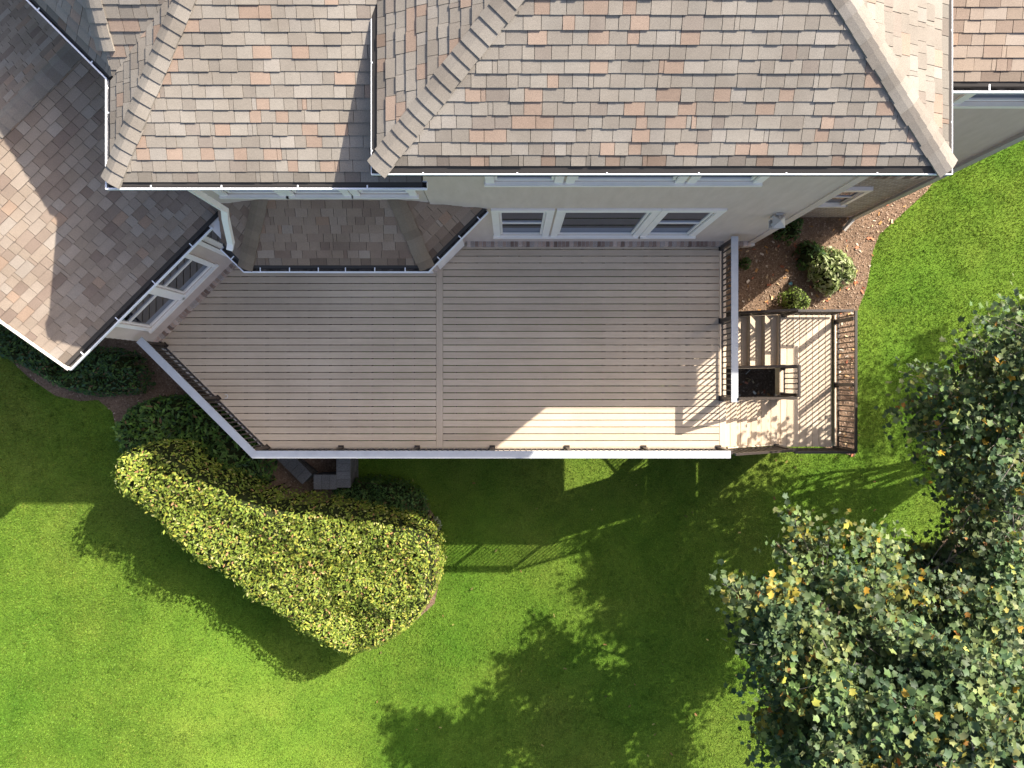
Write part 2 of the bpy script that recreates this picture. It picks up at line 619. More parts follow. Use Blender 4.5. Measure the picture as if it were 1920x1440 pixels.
def grass_mesh():
    n = 900000
    xs = RNG.uniform(-14.5, 15.5, n); ys = RNG.uniform(-11.5, 7.5, n)
    keep = np.ones(n, bool)
    for b in (BED_RIGHT, BED_LEFT):
        ins = in_poly(xs, ys, b)
        near = dist_poly(xs, ys, b) < RNG.uniform(0, 1, n) ** 2 * 0.16
        keep &= ~(ins & ~near)
    ins = in_poly(xs, ys, BED_TREES)
    keep &= ~ins
    keep &= ~((ys > 3.0) & (xs < 8.9) & (xs > -9))
    # nothing under the deep shade of the deck
    keep &= ~((xs > -3.9) & (xs < 4.3) & (ys > 0.2))
    dens = vnoise(xs * 1.3, ys * 1.3, 3) * 0.5 + vnoise(xs * 5, ys * 5, 5) * 0.5
    keep &= RNG.uniform(0, 1, n) < (0.45 + 0.75 * dens)
    xs = xs[keep]; ys = ys[keep]; n = len(xs)
    L = RNG.uniform(0.02, 0.046, n) * (0.8 + 0.5 * vnoise(xs * 3, ys * 3, 9))
    w = RNG.uniform(0.006, 0.012, n)
    az = RNG.uniform(0, 2 * np.pi, n)
    lean = RNG.uniform(0.3, 1.25, n)
    hx = np.cos(az); hy = np.sin(az)
    V = np.zeros((n, 3, 3), np.float32)
    V[:, 0, 0] = xs - hy * w; V[:, 0, 1] = ys + hx * w
    V[:, 1, 0] = xs + hy * w; V[:, 1, 1] = ys - hx * w
    V[:, 2, 0] = xs + hx * L * np.sin(lean); V[:, 2, 1] = ys + hy * L * np.sin(lean); V[:, 2, 2] = L * np.cos(lean) + 0.012
    V[:, :, 2] += gz_np(xs, ys)[:, None]
    F = np.arange(n * 3).reshape(n, 3)
    val = RNG.uniform(0.55, 1.5, n)[:, None]
    c = np.ones((n, 3)) * val
    dry = RNG.uniform(0, 1, n) < 0.05
    c[dry] *= np.array([1.35, 1.0, 1.3])
    c[:, 0] *= RNG.uniform(0.9, 1.12, n)
    return V.reshape(-1, 3), F, c


V, F, c = grass_mesh()
g = np_mesh("grass", V, F, M['blade'], cols=c)
tag(g, "short green grass blades covering the lawn", "grass", kind="stuff")


def chips(name, poly, n, label, pal, size=(0.012, 0.05), zz=0.024):
    P = np.array(poly)
    xs = RNG.uniform(max(P[:, 0].min(), -14), min(P[:, 0].max(), 15), n * 2)
    ys = RNG.uniform(max(P[:, 1].min(), -11), min(P[:, 1].max(), 7), n * 2)
    k = in_poly(xs, ys, poly)
    xs = xs[k][:n]; ys = ys[k][:n]; n = len(xs)
    az = RNG.uniform(0, 2 * np.pi, n); L = RNG.uniform(*size, n); W = L * RNG.uniform(0.25, 0.6, n)
    t1 = RNG.uniform(-0.35, 0.35, n); t2 = RNG.uniform(-0.5, 0.5, n)
    V = np.zeros((n, 4, 3), np.float32)
    for i, (a, b) in enumerate(((-1, -1), (1, -1), (1, 1), (-1, 1))):
        V[:, i, 0] = xs + np.cos(az) * L * a * 0.5 - np.sin(az) * W * b * 0.5
        V[:, i, 1] = ys + np.sin(az) * L * a * 0.5 + np.cos(az) * W * b * 0.5
        V[:, i, 2] = gz_np(xs, ys) + zz + 0.016 + a * L * t1 * 0.5 + b * W * t2 * 0.5
    pal = np.array(pal)
    c = pal[RNG.integers(0, len(pal), n)] * RNG.uniform(0.7, 1.3, n)[:, None]
    o = np_mesh(name, V.reshape(-1, 3), np.arange(n * 4).reshape(n, 4), M['chip'], cols=c)
    tag(o, label, "mulch", kind="stuff")
    return o


BARK = [(0.19, 0.13, 0.085), (0.29, 0.205, 0.14), (0.13, 0.085, 0.058), (0.35, 0.265, 0.19), (0.23, 0.155, 0.105)]
chips("bark_chips", BED_RIGHT, 14000, "loose bark chips over the right mulch bed", BARK)
chips("bark_chips", BED_LEFT, 9000, "loose bark chips over the left mulch bed", BARK)
chips("bark_chips", BED_TREES, 9000, "loose bark chips under the trees", [(0.08, 0.055, 0.035), (0.12, 0.08, 0.05), (0.05, 0.035, 0.025)])  # bark palette darkened to carry the canopy shade as well
chips("fallen_leaves", BED_RIGHT, 420, "dry fallen leaves lying on the right mulch bed",
      [(0.42, 0.22, 0.08), (0.5, 0.36, 0.2), (0.36, 0.13, 0.07), (0.55, 0.47, 0.36)], (0.05, 0.11), 0.03)
chips("fallen_leaves", BED_TREES, 350, "dry fallen leaves lying under the trees",
      [(0.42, 0.22, 0.08), (0.5, 0.36, 0.2), (0.5, 0.3, 0.06)], (0.05, 0.10), 0.03)
LAWN_SCATTER = [(-3.8, -1.6), (-3.5, -9.8), (9.5, -9.8), (9.5, 4.0), (8.9, 4.0), (8.9, -1.5)]
chips("fallen_leaves", LAWN_SCATTER, 60, "few dry leaves scattered on the lawn",
      [(0.10, 0.09, 0.03), (0.30, 0.26, 0.08), (0.22, 0.12, 0.05)], (0.04, 0.09), 0.045)

# ------------------------------------------------------------------ the house
house = empty("house", (0, 3.0, 0))
tag(house, "two storey beige house with shingled hip roofs and white gutters", "house")
HOUSE_LOC = Vector((0, 3.0, 0))


class HouseParent:
    pass


# work in world coordinates: keep the Empty at the origin of its parts by parenting with inverse
def hp(o, parent=None):
    o.parent = parent or house
    o.matrix_parent_inverse = (parent or house).matrix_world.inverted() if (parent or house) is not house else house_inv
    return o


house_inv = __import__('mathutils').Matrix.Translation(-HOUSE_LOC)


def hb(mb, name, mat, parent=None, col=False, smooth=False):
    o = mb.build(name, mat, None, smooth, col)
    o.parent = parent or house
    if parent is None: o.matrix_parent_inverse = house_inv
    return o


R2 = math.sqrt(0.5)
YW = 3.0          # rear wall plane of the two main wings
ZE_MAIN, ZE_WING, ZE_REC, ZE_LOW = 9.66, 9.0, 9.1, 6.4
Y_REC = 4.32

# walls: dark inner cores (rooms), cladding goes 0.3 m in front of them
core = MB()
core.prism([(-1.4, YW + .3), (4.8, YW + .3), (4.8, 12), (-1.4, 12)], 3.2, 9.55)
core.prism([(-4.7, YW + .35), (-1.45, YW + .35), (-1.45, 12), (-4.7, 12)], 3.2, 8.95)
core.prism([(4.85, Y_REC + .3), (8.6, Y_REC + .3), (8.6, 12), (4.85, 12)], 0.0, 9.15)
hb(core, "room_core", M['interior'])
dw = MB().prism([(-5.05, 4.42), (-8.05, 7.42), (-8.05, 11), (-4.75, 11), (-4.75, 4.42)], 3.2, 8.95)
hb(dw, "diagonal_wall", M['siding'])
# angled wing core
E1 = (R2, R2); E2 = (-R2, R2)


def cc(c1, c2):
    return (c1 * E1[0] + c2 * E2[0], c1 * E1[1] + c2 * E2[1])


C2W, C2E = 5.975, 5.57
core2 = MB().prism([cc(-4.45, C2W + .3), cc(0.2, C2W + .3), cc(0.2, 11), cc(-4.45, 11)], 3.2, 6.3)
hb(core2, "room_core", M['interior'])
# brick base storeys
base = MB()
base.prism([(-5.4, YW + .02), (5.06, YW + .02), (5.06, 12), (-5.4, 12)], -0.1, 3.45)
base.prism([(5.07, Y_REC + .02), (8.88, Y_REC + .02), (8.88, 12), (5.07, 12)], -0.1, 3.7)
base.prism([cc(-4.74, C2W + .02), cc(0.1, C2W + .02), cc(0.1, 11), cc(-4.74, 11)], -0.1, 3.45)
hb(base, "brick_wall", M['brick'])


def siding(name, O, e, n, length, z0, z1, holes, exp=0.178, label=None):
    mb = MB()
    z = z0
    while z < z1 - 0.02:
        zt = min(z + exp, z1)
        cuts = [(0.0, length)]
        # split the course further where a hole starts or ends inside it
        zs = sorted({z, zt} | {q for h in holes for q in (h[2], h[3]) if z < q < zt})
        for za, zb in zip(zs[:-1], zs[1:]):
            segs = [(0.0, length)]
            for (a0, a1, h0, h1) in holes:
                if h0 < zb - 1e-4 and h1 > za + 1e-4:
                    ns = []
                    for s0, s1 in segs:
                        if a1 <= s0 or a0 >= s1: ns.append((s0, s1))
                        else:
                            if a0 > s0: ns.append((s0, a0))
                            if a1 < s1: ns.append((a1, s1))
                    segs = ns
            oa = 0.016 * (1 - (za - z) / exp); ob = 0.016 * (1 - (zb - z) / exp)
            for s0, s1 in segs:
                V = []
                for a in (s0, s1):
                    for o, zz in ((-0.05, za), (oa, za), (ob, zb), (-0.05, zb)):
                        V.append((O[0] + e[0] * a + n[0] * o, O[1] + e[1] * a + n[1] * o, zz))
                mb.add(V, [(0, 1, 2, 3)[::-1], (4, 5, 6, 7), (0, 4, 5, 1)[::-1], (1, 5, 6, 2)[::-1], (2, 6, 7, 3)[::-1], (3, 7, 4, 0)[::-1]])
        z = zt
    return hb(mb, name, M['siding'])


def window(O, e, n, a0, a1, z0, z1, kind='hung', casing=0.10, blind=0.35, curtain=False, label=None):
    """a0..a1, z0..z1 is the glazed opening; casing goes round it"""
    w = MB()
    c = casing
    w.frame_box(O, e, n, a0 - c, a1 + c, -0.05, 0.045, z1, z1 + c + 0.03)
    w.frame_box(O, e, n, a0 - c, a0, -0.052, 0.042, z0, z1)
    w.frame_box(O, e, n, a1, a1 + c, -0.052, 0.042, z0, z1)
    w.frame_box(O, e, n, a0 - c, a1 + c, -0.051, 0.041, z0 - c - 0.04, z0 - 0.062)
    wo_ = hb(w, "window", M['white'])
    if label: wo_["label"] = label
    s = MB().frame_box(O, e, n, a0 - c - 0.02, a1 + c + 0.02, -0.05, 0.075, z0 - 0.06, z0 - 0.001)
    hb(s, "sill", M['white'], wo_)
    fw = 0.045
    f = MB()
    f.frame_box(O, e, n, a0 + .002, a0 + fw, -0.06, 0.0, z0 + .002, z1 - .002)
    f.frame_box(O, e, n, a1 - fw, a1 - .002, -0.06, 0.0, z0 + .002, z1 - .002)
    f.frame_box(O, e, n, a0 + fw + .001, a1 - fw - .001, -0.06, -0.001, z0 + .002, z0 + fw + .02)
    f.frame_box(O, e, n, a0 + fw + .001, a1 - fw - .001, -0.06, -0.001, z1 - fw, z1 - .002)
    hb(f, "sash", M['white'], wo_)
    zm = z0 + (z1 - z0) * 0.5
    if kind == 'hung':
        r = MB().frame_box(O, e, n, a0 + fw + .002, a1 - fw - .002, -0.055, 0.006, zm - 0.025, zm + 0.025)
        hb(r, "meeting_rail", M['white'], wo_)
        spans = [(z0 + fw + .02, zm - .025, -0.03), (zm + .025, z1 - fw, -0.02)]
    else:
        spans = [(z0 + fw + .02, z1 - fw, -0.03)]
    for za, zb, o in spans:
        p = MB().frame_box(O, e, n, a0 + fw, a1 - fw, o - 0.004, o, za, zb)
        hb(p, "pane", M['glass'], wo_)
    if curtain:
        # folded cloth behind the glass
        mb = MB(); k = int((a1 - a0) / 0.05)
        pts = [(a0 + (a1 - a0) * i / k, -0.07 - 0.02 * (i % 2)) for i in range(k + 1)]
        for (p0, o0), (p1, o1) in zip(pts[:-1], pts[1:]):
            V = [(O[0] + e[0] * a + n[0] * o, O[1] + e[1] * a + n[1] * o, z) for a, o, z in ((p0, o0, z0), (p1, o1, z0), (p1, o1, z1), (p0, o0, z1))]
            mb.add(V, [(0, 1, 2, 3)])
        hb(mb, "curtain", M['curtain'], wo_)
    elif blind > 0:
        b = MB().frame_box(O, e, n, a0 + .02, a1 - .02, -0.075, -0.068, z1 - (z1 - z0) * blind, z1)
        hb(b, "blind", M['curtain'], wo_)
    return wo_


EX, NY = (1, 0), (0, -1)
# --- rear wall of the right wing
Om = (0.0, YW)
LOW = [(-0.23, 0.60, 'hung'), (0.90, 2.42, 'fixed'), (2.69, 3.54, 'hung')]
holes = []
for a0, a1, k in LOW:
    holes.append((a0, a1, 4.25, 6.25))
UPW = [(-0.26, 0.62, 'hung'), (0.92, 2.40, 'fixed'), (2.70, 3.55, 'hung')]
for a0, a1, k in UPW:
    holes.append((a0, a1, 8.02, 9.3))
sh = [(h[0] + 1.36, h[1] + 1.36, h[2], h[3]) for h in holes]
siding("siding", (-1.36, YW), EX, NY, 1.36 + 5.08, 3.5, 9.6, sh)
for i, (a0, a1, k) in enumerate(LOW):
    window(Om, EX, NY, a0, a1, 4.25, 6.25, k, casing=0.13, curtain=(k == 'fixed'), blind=0.5 if i == 0 else 0.45)
for i, (a0, a1, k) in enumerate(UPW):
    window(Om, EX, NY, a0, a1, 8.02, 9.3, k, casing=0.13, curtain=(k == 'fixed'), blind=0.0)
cb_ = MB().frame_box((5.08, YW), EX, NY, -0.11, 0.02, -0.06, 0.035, 3.5, 9.6)
cb_.frame_box((5.10, YW), (0, 1), (1, 0), -0.03, 0.11, -0.06, 0.022, 3.5, 9.6)
hb(cb_, "corner_board", M['siding'])
# right wing side wall
siding("siding", (5.08, YW + 0.02), (0, 1), (1, 0), 1.4, 3.5, 9.6, [])
# --- rear wall of the left wing, above the bay roof
WW = [(-4.50, -3.68), (-3.44, -2.66), (-2.40, -1.62)]
Ow = (-5.0, YW + 0.02)
siding("siding", Ow, EX, NY, 3.62, 3.5, 8.95, [(a + 5.0, b + 5.0, 7.25, 8.7) for a, b in WW])
for a, b in WW:
    window((0, YW + .02), EX, NY, a, b, 7.25, 8.7, 'hung', casing=0.12, blind=0.3)
siding("siding", (-5.0, YW + 4), (0, -1), (-1, 0), 4.0, 3.5, 8.95, [])
# --- recessed wall at the far right
siding("siding", (5.1, Y_REC), EX, NY, 3.8, 4.0, 9.15, [(1.75, 2.75, 7.65, 8.9)])
window((5.1, Y_REC), EX, NY, 1.75, 2.75, 7.65, 8.9, 'fixed', casing=0.14, blind=0.0)
siding("siding", (8.9, Y_REC + .02), (0, 1), (1, 0), 6, 3.7, 9.15, [])
# cellar window in the brick
wz0, wz1 = 1.55, 2.75
bw = window((5.1, Y_REC - 0.02), EX, NY, 1.95, 2.75, wz0, wz1, 'hung', casing=0.10, blind=0.0)
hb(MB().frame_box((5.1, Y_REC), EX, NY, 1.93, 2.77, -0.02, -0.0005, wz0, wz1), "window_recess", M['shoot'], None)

# --- brick courses laid on edge: each brick a piece
BRK = [(0.46, 0.34, 0.26), (0.36, 0.26, 0.20), (0.54, 0.43, 0.34), (0.26, 0.18, 0.135), (0.44, 0.37, 0.31)]


def brick_course(name, O, e, n, a0, a1, o1, z0, z1, pitch=0.083, joint=0.014):
    back = MB().frame_box(O, e, n, a0, a1, -0.02, o1 - 0.014, z0, z1 - 0.008)
    par = hb(back, name, M['mortar'])
    k = int((a1 - a0) / pitch)
    for i in range(k):
        s = a0 + i * pitch + joint / 2
        col = random.choice(BRK); f = random.uniform(0.8, 1.2); col = tuple(x * f for x in col)
        b = MB().frame_box(O, e, n, s, s + pitch - joint, 0.0, o1 + random.uniform(-.003, .003), z0 + .004, z1 + random.uniform(-.002, .004), c=col)
        hb(b, "brick", M['brickp'], par, col=True)
    return par


M['mortar'] = plain("mortar", (0.45, 0.41, 0.35), 0.95, 0.1, var=0.1, scale=20)
brick_course("rowlock_course", (-0.95, YW), EX, NY, 0.0, 6.05, 0.105, 3.42, 3.60)
brick_course("rowlock_course", cc(0, C2W), E1, (-E2[0], -E2[1]), -4.70, -2.35, 0.10, 3.42, 3.60)
brick_course("soldier_course", (5.1, Y_REC), EX, NY, 0.03, 3.75, 0.05, 3.72, 3.98, 0.085)
brick_course("sill_course", (5.1, Y_REC), EX, NY, 1.75, 2.95, 0.07, 1.36, 1.48, 0.083)

# --- angled wing wall
Oa = cc(0, C2W); Na = (-E2[0], -E2[1])
WA = [(-4.36, -3.55), (-3.40, -2.60)]
siding("siding", cc(-4.74, C2W), E1, Na, 4.3, 3.58, 6.3, [(a + 4.74, b + 4.74, 4.15, 5.85) for a, b in WA] + [(-2.2 + 4.74, -1.35 + 4.74, 3.58, 5.75)])
for a, b in WA:
    window(Oa, E1, Na, a, b, 4.15, 5.85, 'hung', casing=0.075, blind=0.25)
siding("siding", cc(-4.74, C2W + 5), (-E2[0], -E2[1]), (-E1[0], -E1[1]), 5.0, 3.4, 6.3, [])
# glazed door at its upper end
dd = MB()
dd.frame_box(Oa, E1, Na, -2.28, -2.2, -0.05, 0.045, 3.56, 5.83)
dd.frame_box(Oa, E1, Na, -1.35, -1.27, -0.05, 0.045, 3.56, 5.83)
dd.frame_box(Oa, E1, Na, -2.2, -1.35, -0.05, 0.04, 5.75, 5.83)
door = hb(dd, "door", M['white'])
dl = MB()
for a0, a1, z0, z1 in ((-2.19, -2.08, 3.56, 5.74), (-1.47, -1.36, 3.56, 5.74), (-2.08, -1.47, 3.56, 3.82), (-2.08, -1.47, 4.22, 4.34), (-2.08, -1.47, 5.6, 5.74)):
    dl.frame_box(Oa, E1, Na, a0 + .001, a1 - .001, -0.05, 0.0, z0, z1)
hb(dl, "door_leaf", M['white'], door)
for z0, z1 in ((3.82, 4.22), (4.34, 5.6)):
    hb(MB().frame_box(Oa, E1, Na, -2.08, -1.47, -0.03, -0.025, z0, z1), "pane", M['glass'], door)
hb(MB().tube((*[Oa[i] + E1[i] * -1.52 + Na[i] * 0.03 for i in (0, 1)], 4.5), (*[Oa[i] + E1[i] * -1.52 + Na[i] * 0.07 for i in (0, 1)], 4.5), 0.025, 0.03, 10), "handle", M['bronze'], door)

# --- bay under the left wing
bayw = MB().prism([(-4.4, 2.36), (-1.6, 2.36), (-0.95, 3.01), (-0.95, 3.2), (-5.05, 3.2), (-5.05, 3.01)], 3.45, 6.33)
hb(bayw, "bay_wall", M['siding'])
bt = MB()
bt.frame_box((-1.6, 2.36), (R2, R2), (R2, -R2), 0.1, 0.82, 0.0, 0.03, 3.55, 6.3)
bt.frame_box((-4.4, 2.36), EX, NY, 0.05, 2.75, 0.0, 0.03, 3.55, 6.3)
hb(bt, "bay_trim", M['white'])


# --- roofs
SH_PAL = [((0.231, 0.203, 0.165), 30), ((0.243, 0.217, 0.179), 28), ((0.214, 0.187, 0.152), 18), ((0.256, 0.229, 0.192), 10), ((0.276, 0.206, 0.155), 10), ((0.258, 0.190, 0.142), 5), ((0.205, 0.173, 0.141), 6)]
SH_LIST = [c for c, w in SH_PAL for _ in range(w)]
ALL_SH = []          # (pixel size, V, F, colour, roof object)
PIX = lambda p: (960 + p[0] * FPX / (HC - p[2]), 720 - p[1] * FPX / (HC - p[2]))


def px_area(pts):
    q = [PIX(p) for p in pts]
    cx = sum(p[0] for p in q) / len(q); cy = sum(p[1] for p in q) / len(q)
    if not (-5 < cx < 1925 and -5 < cy < 1445): return 0
    return abs(area2(q)) / 2


class Plane:
    """roof plane: eave line through P0 (plan) along a, rising along inward normal r with pitch p from z0"""
    def __init__(s, P0, a, r, z0, p):
        s.P0 = Vector(P0); s.a = Vector(a); s.r = Vector(r); s.z0 = z0; s.p = p
        s.cos = 1 / math.sqrt(1 + p * p)
        s.n = Vector((-s.r.x * p, -s.r.y * p, 1)).normalized()

    def z(s, x, y):
        return s.z0 + s.p * ((x - s.P0.x) * s.r.x + (y - s.P0.y) * s.r.y)

    def ab(s, x, y):
        d = Vector((x, y)) - s.P0
        return (d.dot(s.a), d.dot(s.r) / s.cos)

    def world(s, a, b, h):
        run = b * s.cos
        p = s.P0 + s.a * a + s.r * run
        return Vector((p.x, p.y, s.z0 + s.p * run)) + s.n * h


GREY_LIST = [c for c, w in [((0.258, 0.205, 0.155), 34), ((0.28, 0.228, 0.178), 24), ((0.224, 0.173, 0.132), 26), ((0.29, 0.245, 0.197), 8), ((0.20, 0.150, 0.115), 10), ((0.275, 0.197, 0.14), 5)] for _ in range(w)]


def roof_plane(pl, poly, roof, exp=0.153, wmin=0.13, wmax=0.30, tint=(1, 1, 1), start=0.06, pal=None):
    ab = [pl.ab(*q) for q in poly]
    V = [pl.world(a, b, 0.0) for a, b in ab]
    lowV = [v - Vector((0, 0, 0.12)) for v in V]
    n = len(V)
    order = list(range(n)) if area2(ab) * (1 if pl.a.cross(pl.r) > 0 else -1) > 0 else list(range(n))[::-1]
    mb = MB()
    F = [tuple(order), tuple(n + i for i in order[::-1])]
    for i in range(n):
        F.append((i, (i + 1) % n, n + (i + 1) % n, n + i))
    mb.add(V + lowV, F)
    o = hb(mb, "sheathing", M['underlay'], roof)
    abc = clip_half(ab, 0, 1, start)
    a_lo = min(q[0] for q in abc); a_hi = max(q[0] for q in abc)
    b_hi = max(q[1] for q in abc)
    row = 0; b = start - 0.02
    flip = pl.a.cross(pl.r) < 0
    while b < b_hi:
        a = a_lo - random.uniform(0, 0.3)
        prev = None
        jit = random.uniform(-.004, .004)
        while a < a_hi:
            w = random.choice((random.uniform(wmin, wmax * 0.75), random.uniform(wmin * 1.3, wmax)))
            if random.random() < 0.08: w = 0.06
            thick = random.random() < 0.55
            t = random.uniform(0.017, 0.022) if thick else random.uniform(0.011, 0.015)
            L = exp + 0.03
            g = 0.0032
            bb = b + jit + (random.uniform(-.003, .0) if thick else random.uniform(0, .004))
            rect = [(a + g, bb), (a + w - g, bb), (a + w - g, bb + L), (a + g, bb + L)]
            q = clip_poly(rect, abc)
            if len(q) >= 3 and abs(area2(q)) > 0.002:
                if area2(q) < 0: q = q[::-1]
                col = random.choice(pal or SH_LIST)
                f = random.uniform(0.93, 1.07)
                col = tuple(col[i] * f * tint[i] for i in range(3))
                if row == 0:
                    soot = random.uniform(0.62, 0.9)
                    col = tuple(x * soot for x in col)
                top = [pl.world(x, y, 0.003 + t * max(0.0, 1 - (y - bb) / L)) for x, y in q]
                bot = [pl.world(x, y, 0.0008) for x, y in q]
                m = len(q)
                ff = [tuple(range(m))] + [(i, m + i, m + (i + 1) % m, (i + 1) % m) for i in range(m)]
                if flip: ff = [f_[::-1] for f_ in ff]
                ALL_SH.append((px_area(top), top + bot, ff, col, roof))
            a += w
        b += exp; row += 1


def hip_caps(p0, p1, pa, pb, roof, w=0.15, exp=0.165, tint=(1, 1, 1), lift=0.034):
    """cap shingles along a hip or ridge from p0 (low) to p1 (high), bent over planes pa and pb"""
    p0 = Vector(p0); p1 = Vector(p1)
    d = (p1 - p0); L = d.length; d.normalize()
    la = pa.n.cross(d); lb = pb.n.cross(d)
    la.normalize(); lb.normalize()
    # choose the direction pointing away from the other plane
    def out(v, pl, other):
        t = p0 + v * 0.3
        return v if pl.z(t.x, t.y) <= other.z(t.x, t.y) + 1e-6 else -v
    la = out(la, pa, pb); lb = out(lb, pb, pa)
    nm = (pa.n + pb.n).normalized()
    k = int(L / exp)
    for i in range(k):
        s0 = i * exp + random.uniform(-.006, .006); s1 = s0 + exp + 0.045
        col = random.choice(SH_LIST[:84]); f = random.uniform(0.92, 1.1)
        col = tuple(col[j] * f * tint[j] for j in range(3))
        V = []
        sk = random.uniform(-.012, .012)
        for s, h in ((s0, lift + 0.009), (s1, lift - 0.008)):
            c = p0 + d * s
            V += [c + la * (w + sk) + pa.n * h, c + la * w * 0.4 + (pa.n * 0.8 + nm * 0.2).normalized() * (h + 0.006), c + nm * (h + 0.004),
                  c + lb * w * 0.4 + (pb.n * 0.8 + nm * 0.2).normalized() * (h + 0.006), c + lb * (w - sk) + pb.n * h]
        c0 = p0 + d * s0
        base_ = [c0 + la * w, c0 + la * w * .4, c0, c0 + lb * w * .4, c0 + lb * w]
        V += [b_ + nm * 0.002 for b_ in base_]
        c1 = p0 + d * s1
        V += [c1 + la * w + nm * .002, c1 + lb * w + nm * .002]
        F = [(0, 1, 6, 5), (1, 2, 7, 6), (2, 3, 8, 7), (3, 4, 9, 8), (0, 10, 11, 1), (1, 11, 12, 2), (2, 12, 13, 3), (3, 13, 14, 4), (0, 5, 15, 10), (4, 14, 16, 9)]
        n0 = (V[1] - V[0]).cross(V[6] - V[0])
        if n0.z < 0: F = [f_[::-1] for f_ in F]
        mb = MB().add(V, F, col)
        hb(mb, "ridge_cap", M['shingle'], roof, col=True)


def pz(x, y, z): return (x, y, z)


# right wing roof
YE = 2.62; XL, XR = -1.747, 5.48
half = (XR - XL) / 2; XM = (XL + XR) / 2
roof_main = empty("roof"); roof_main.parent = house; roof_main.matrix_parent_inverse = house_inv
pf = Plane((XL, YE), (1, 0), (0, 1), ZE_MAIN, 0.5)
pL = Plane((XL, YE), (0, 1), (1, 0), ZE_MAIN, 0.5)
pR = Plane((XR, YE), (0, 1), (-1, 0), ZE_MAIN, 0.5)
YB = 10.5
roof_plane(pf, [(XL, YE), (XR, YE), (XM, YE + half)], roof_main, start=0.095)
roof_plane(pL, [(XL, YE), (XM, YE + half), (XM, 7.2), (XL, 7.2)], roof_main, start=0.095)
roof_plane(pR, [(XR, YE), (XM, YE + half), (XM, 7.2), (XR, 7.2)], roof_main, start=0.095)
zr = ZE_MAIN + 0.5 * half
hip_caps((XL + .05, YE + .05, ZE_MAIN + .025), (XM, YE + half, zr), pf, pL, roof_main)
hip_caps((XR - .05, YE + .05, ZE_MAIN + .025), (XM, YE + half, zr), pf, pR, roof_main)
hip_caps((XM, YE + half, zr), (XM, 7.2, zr), pL, pR, roof_main)
# rest of the ridge roof beyond the view
mb = MB().add([(XL, 7.2, ZE_MAIN), (XM, 7.2, zr), (XR, 7.2, ZE_MAIN), (XL, 12.4, ZE_MAIN), (XM, 12.4, zr), (XR, 12.4, ZE_MAIN)], [(0, 1, 4, 3)[::-1], (1, 2, 5, 4)[::-1], (3, 4, 5)])
hb(mb, "back_slope", M['underlay'], roof_main)

# left wing roof
roof_wing = empty("roof"); roof_wing.parent = house; roof_wing.matrix_parent_inverse = house_inv
YEW, XLW = 2.64, -5.40
PW, PB = 0.33, 0.53
wf = Plane((XLW, YEW), (1, 0), (0, 1), ZE_WING, PW)
wb = Plane((XLW, YEW), (0, 1), (1, 0), ZE_WING, PB)
PA = 0.95                       # steep diagonal slope, in its own shade
PC = PA * R2
wa = Plane((XLW, 4.10), (-R2, R2), (R2, R2), ZE_WING, PA)
wc = Plane((XLW, 4.00), (1, 0), (0, 1), ZE_WING, PC)
hk = PW / PB                    # hip of rear and left slopes: dx = hk*dy
vk = PC / PB                    # valley of left and small slopes
YT = 7.0
yi = (vk * 4.0 - hk * YEW) / (vk - hk)
xi_ = XLW + hk * (yi - YEW)
hx = XLW + hk * (YT - YEW)
XH = XLW + 0.10                 # hip of small and diagonal slopes
roof_plane(wf, [(XLW, YEW), (-1.2, YEW), (-1.2, YT), (hx, YT)], roof_wing)
roof_plane(wb, [(XLW, YEW), (xi_, yi), (XLW, 4.0)], roof_wing)
roof_plane(wc, [(XH, 4.0 + 0.10 / vk), (xi_, yi), (hx, YT), (XH, YT)], roof_wing)
roof_plane(wa, [(XLW, 4.10), (XH, 4.10), (XH, YT), (-8.3, YT)], roof_wing)
ck = MB().add([(xi_, yi, wf.z(xi_, yi)), (hx, YT, wf.z(hx, YT)), (hx, YT, wc.z(hx, YT))], [(0, 1, 2)])
yb_ = 10.5
ext = MB()
ext.add([(-8.3, YT, wa.z(-8.3, YT)), (XH, YT, wa.z(XH, YT)), (XH, yb_, wa.z(XH, yb_)), (-11.8, yb_, wa.z(-11.8, yb_))], [(0, 1, 2, 3)])
ext.add([(XH, YT, wc.z(XH, YT)), (hx, YT, wc.z(hx, YT)), (hx, yb_, wc.z(hx, yb_)), (XH, yb_, wc.z(XH, yb_))], [(0, 1, 2, 3)])
ext.add([(hx, YT, wf.z(hx, YT)), (-1.2, YT, wf.z(hx, YT)), (-1.2, yb_, wf.z(hx, yb_)), (hx, yb_, wf.z(hx, yb_))], [(0, 1, 2, 3)])
ext.add([(hx, YT, wf.z(hx, YT)), (hx, YT, wc.z(hx, YT)), (hx, yb_, wc.z(hx, yb_)), (hx, yb_, wf.z(hx, yb_))], [(0, 1, 2, 3)])
hb(ext, "back_slope", M['underlay'], roof_wing)
hb(ck, "cheek", M['siding'], roof_wing)
hip_caps((XLW + .03, YEW + .05, ZE_WING + .02), (xi_, yi, wf.z(xi_, yi)), wf, wb, roof_wing)
yh = 4.35
hip_caps((XH, yh, wc.z(XH, yh)), (XH, YT, wc.z(XH, YT)), wa, wc, roof_wing, w=0.13)

# recessed right wing roof
roof_rec = empty("roof"); roof_rec.parent = house; roof_rec.matrix_parent_inverse = house_inv
YER = 3.94
rf = Plane((5.2, YER), (1, 0), (0, 1), ZE_REC, 0.26)
roof_plane(rf, [(5.2, YER), (9.28, YER), (9.28, 7.0), (5.2, 7.0)], roof_rec, tint=(0.95, 0.93, 0.92), pal=GREY_LIST)

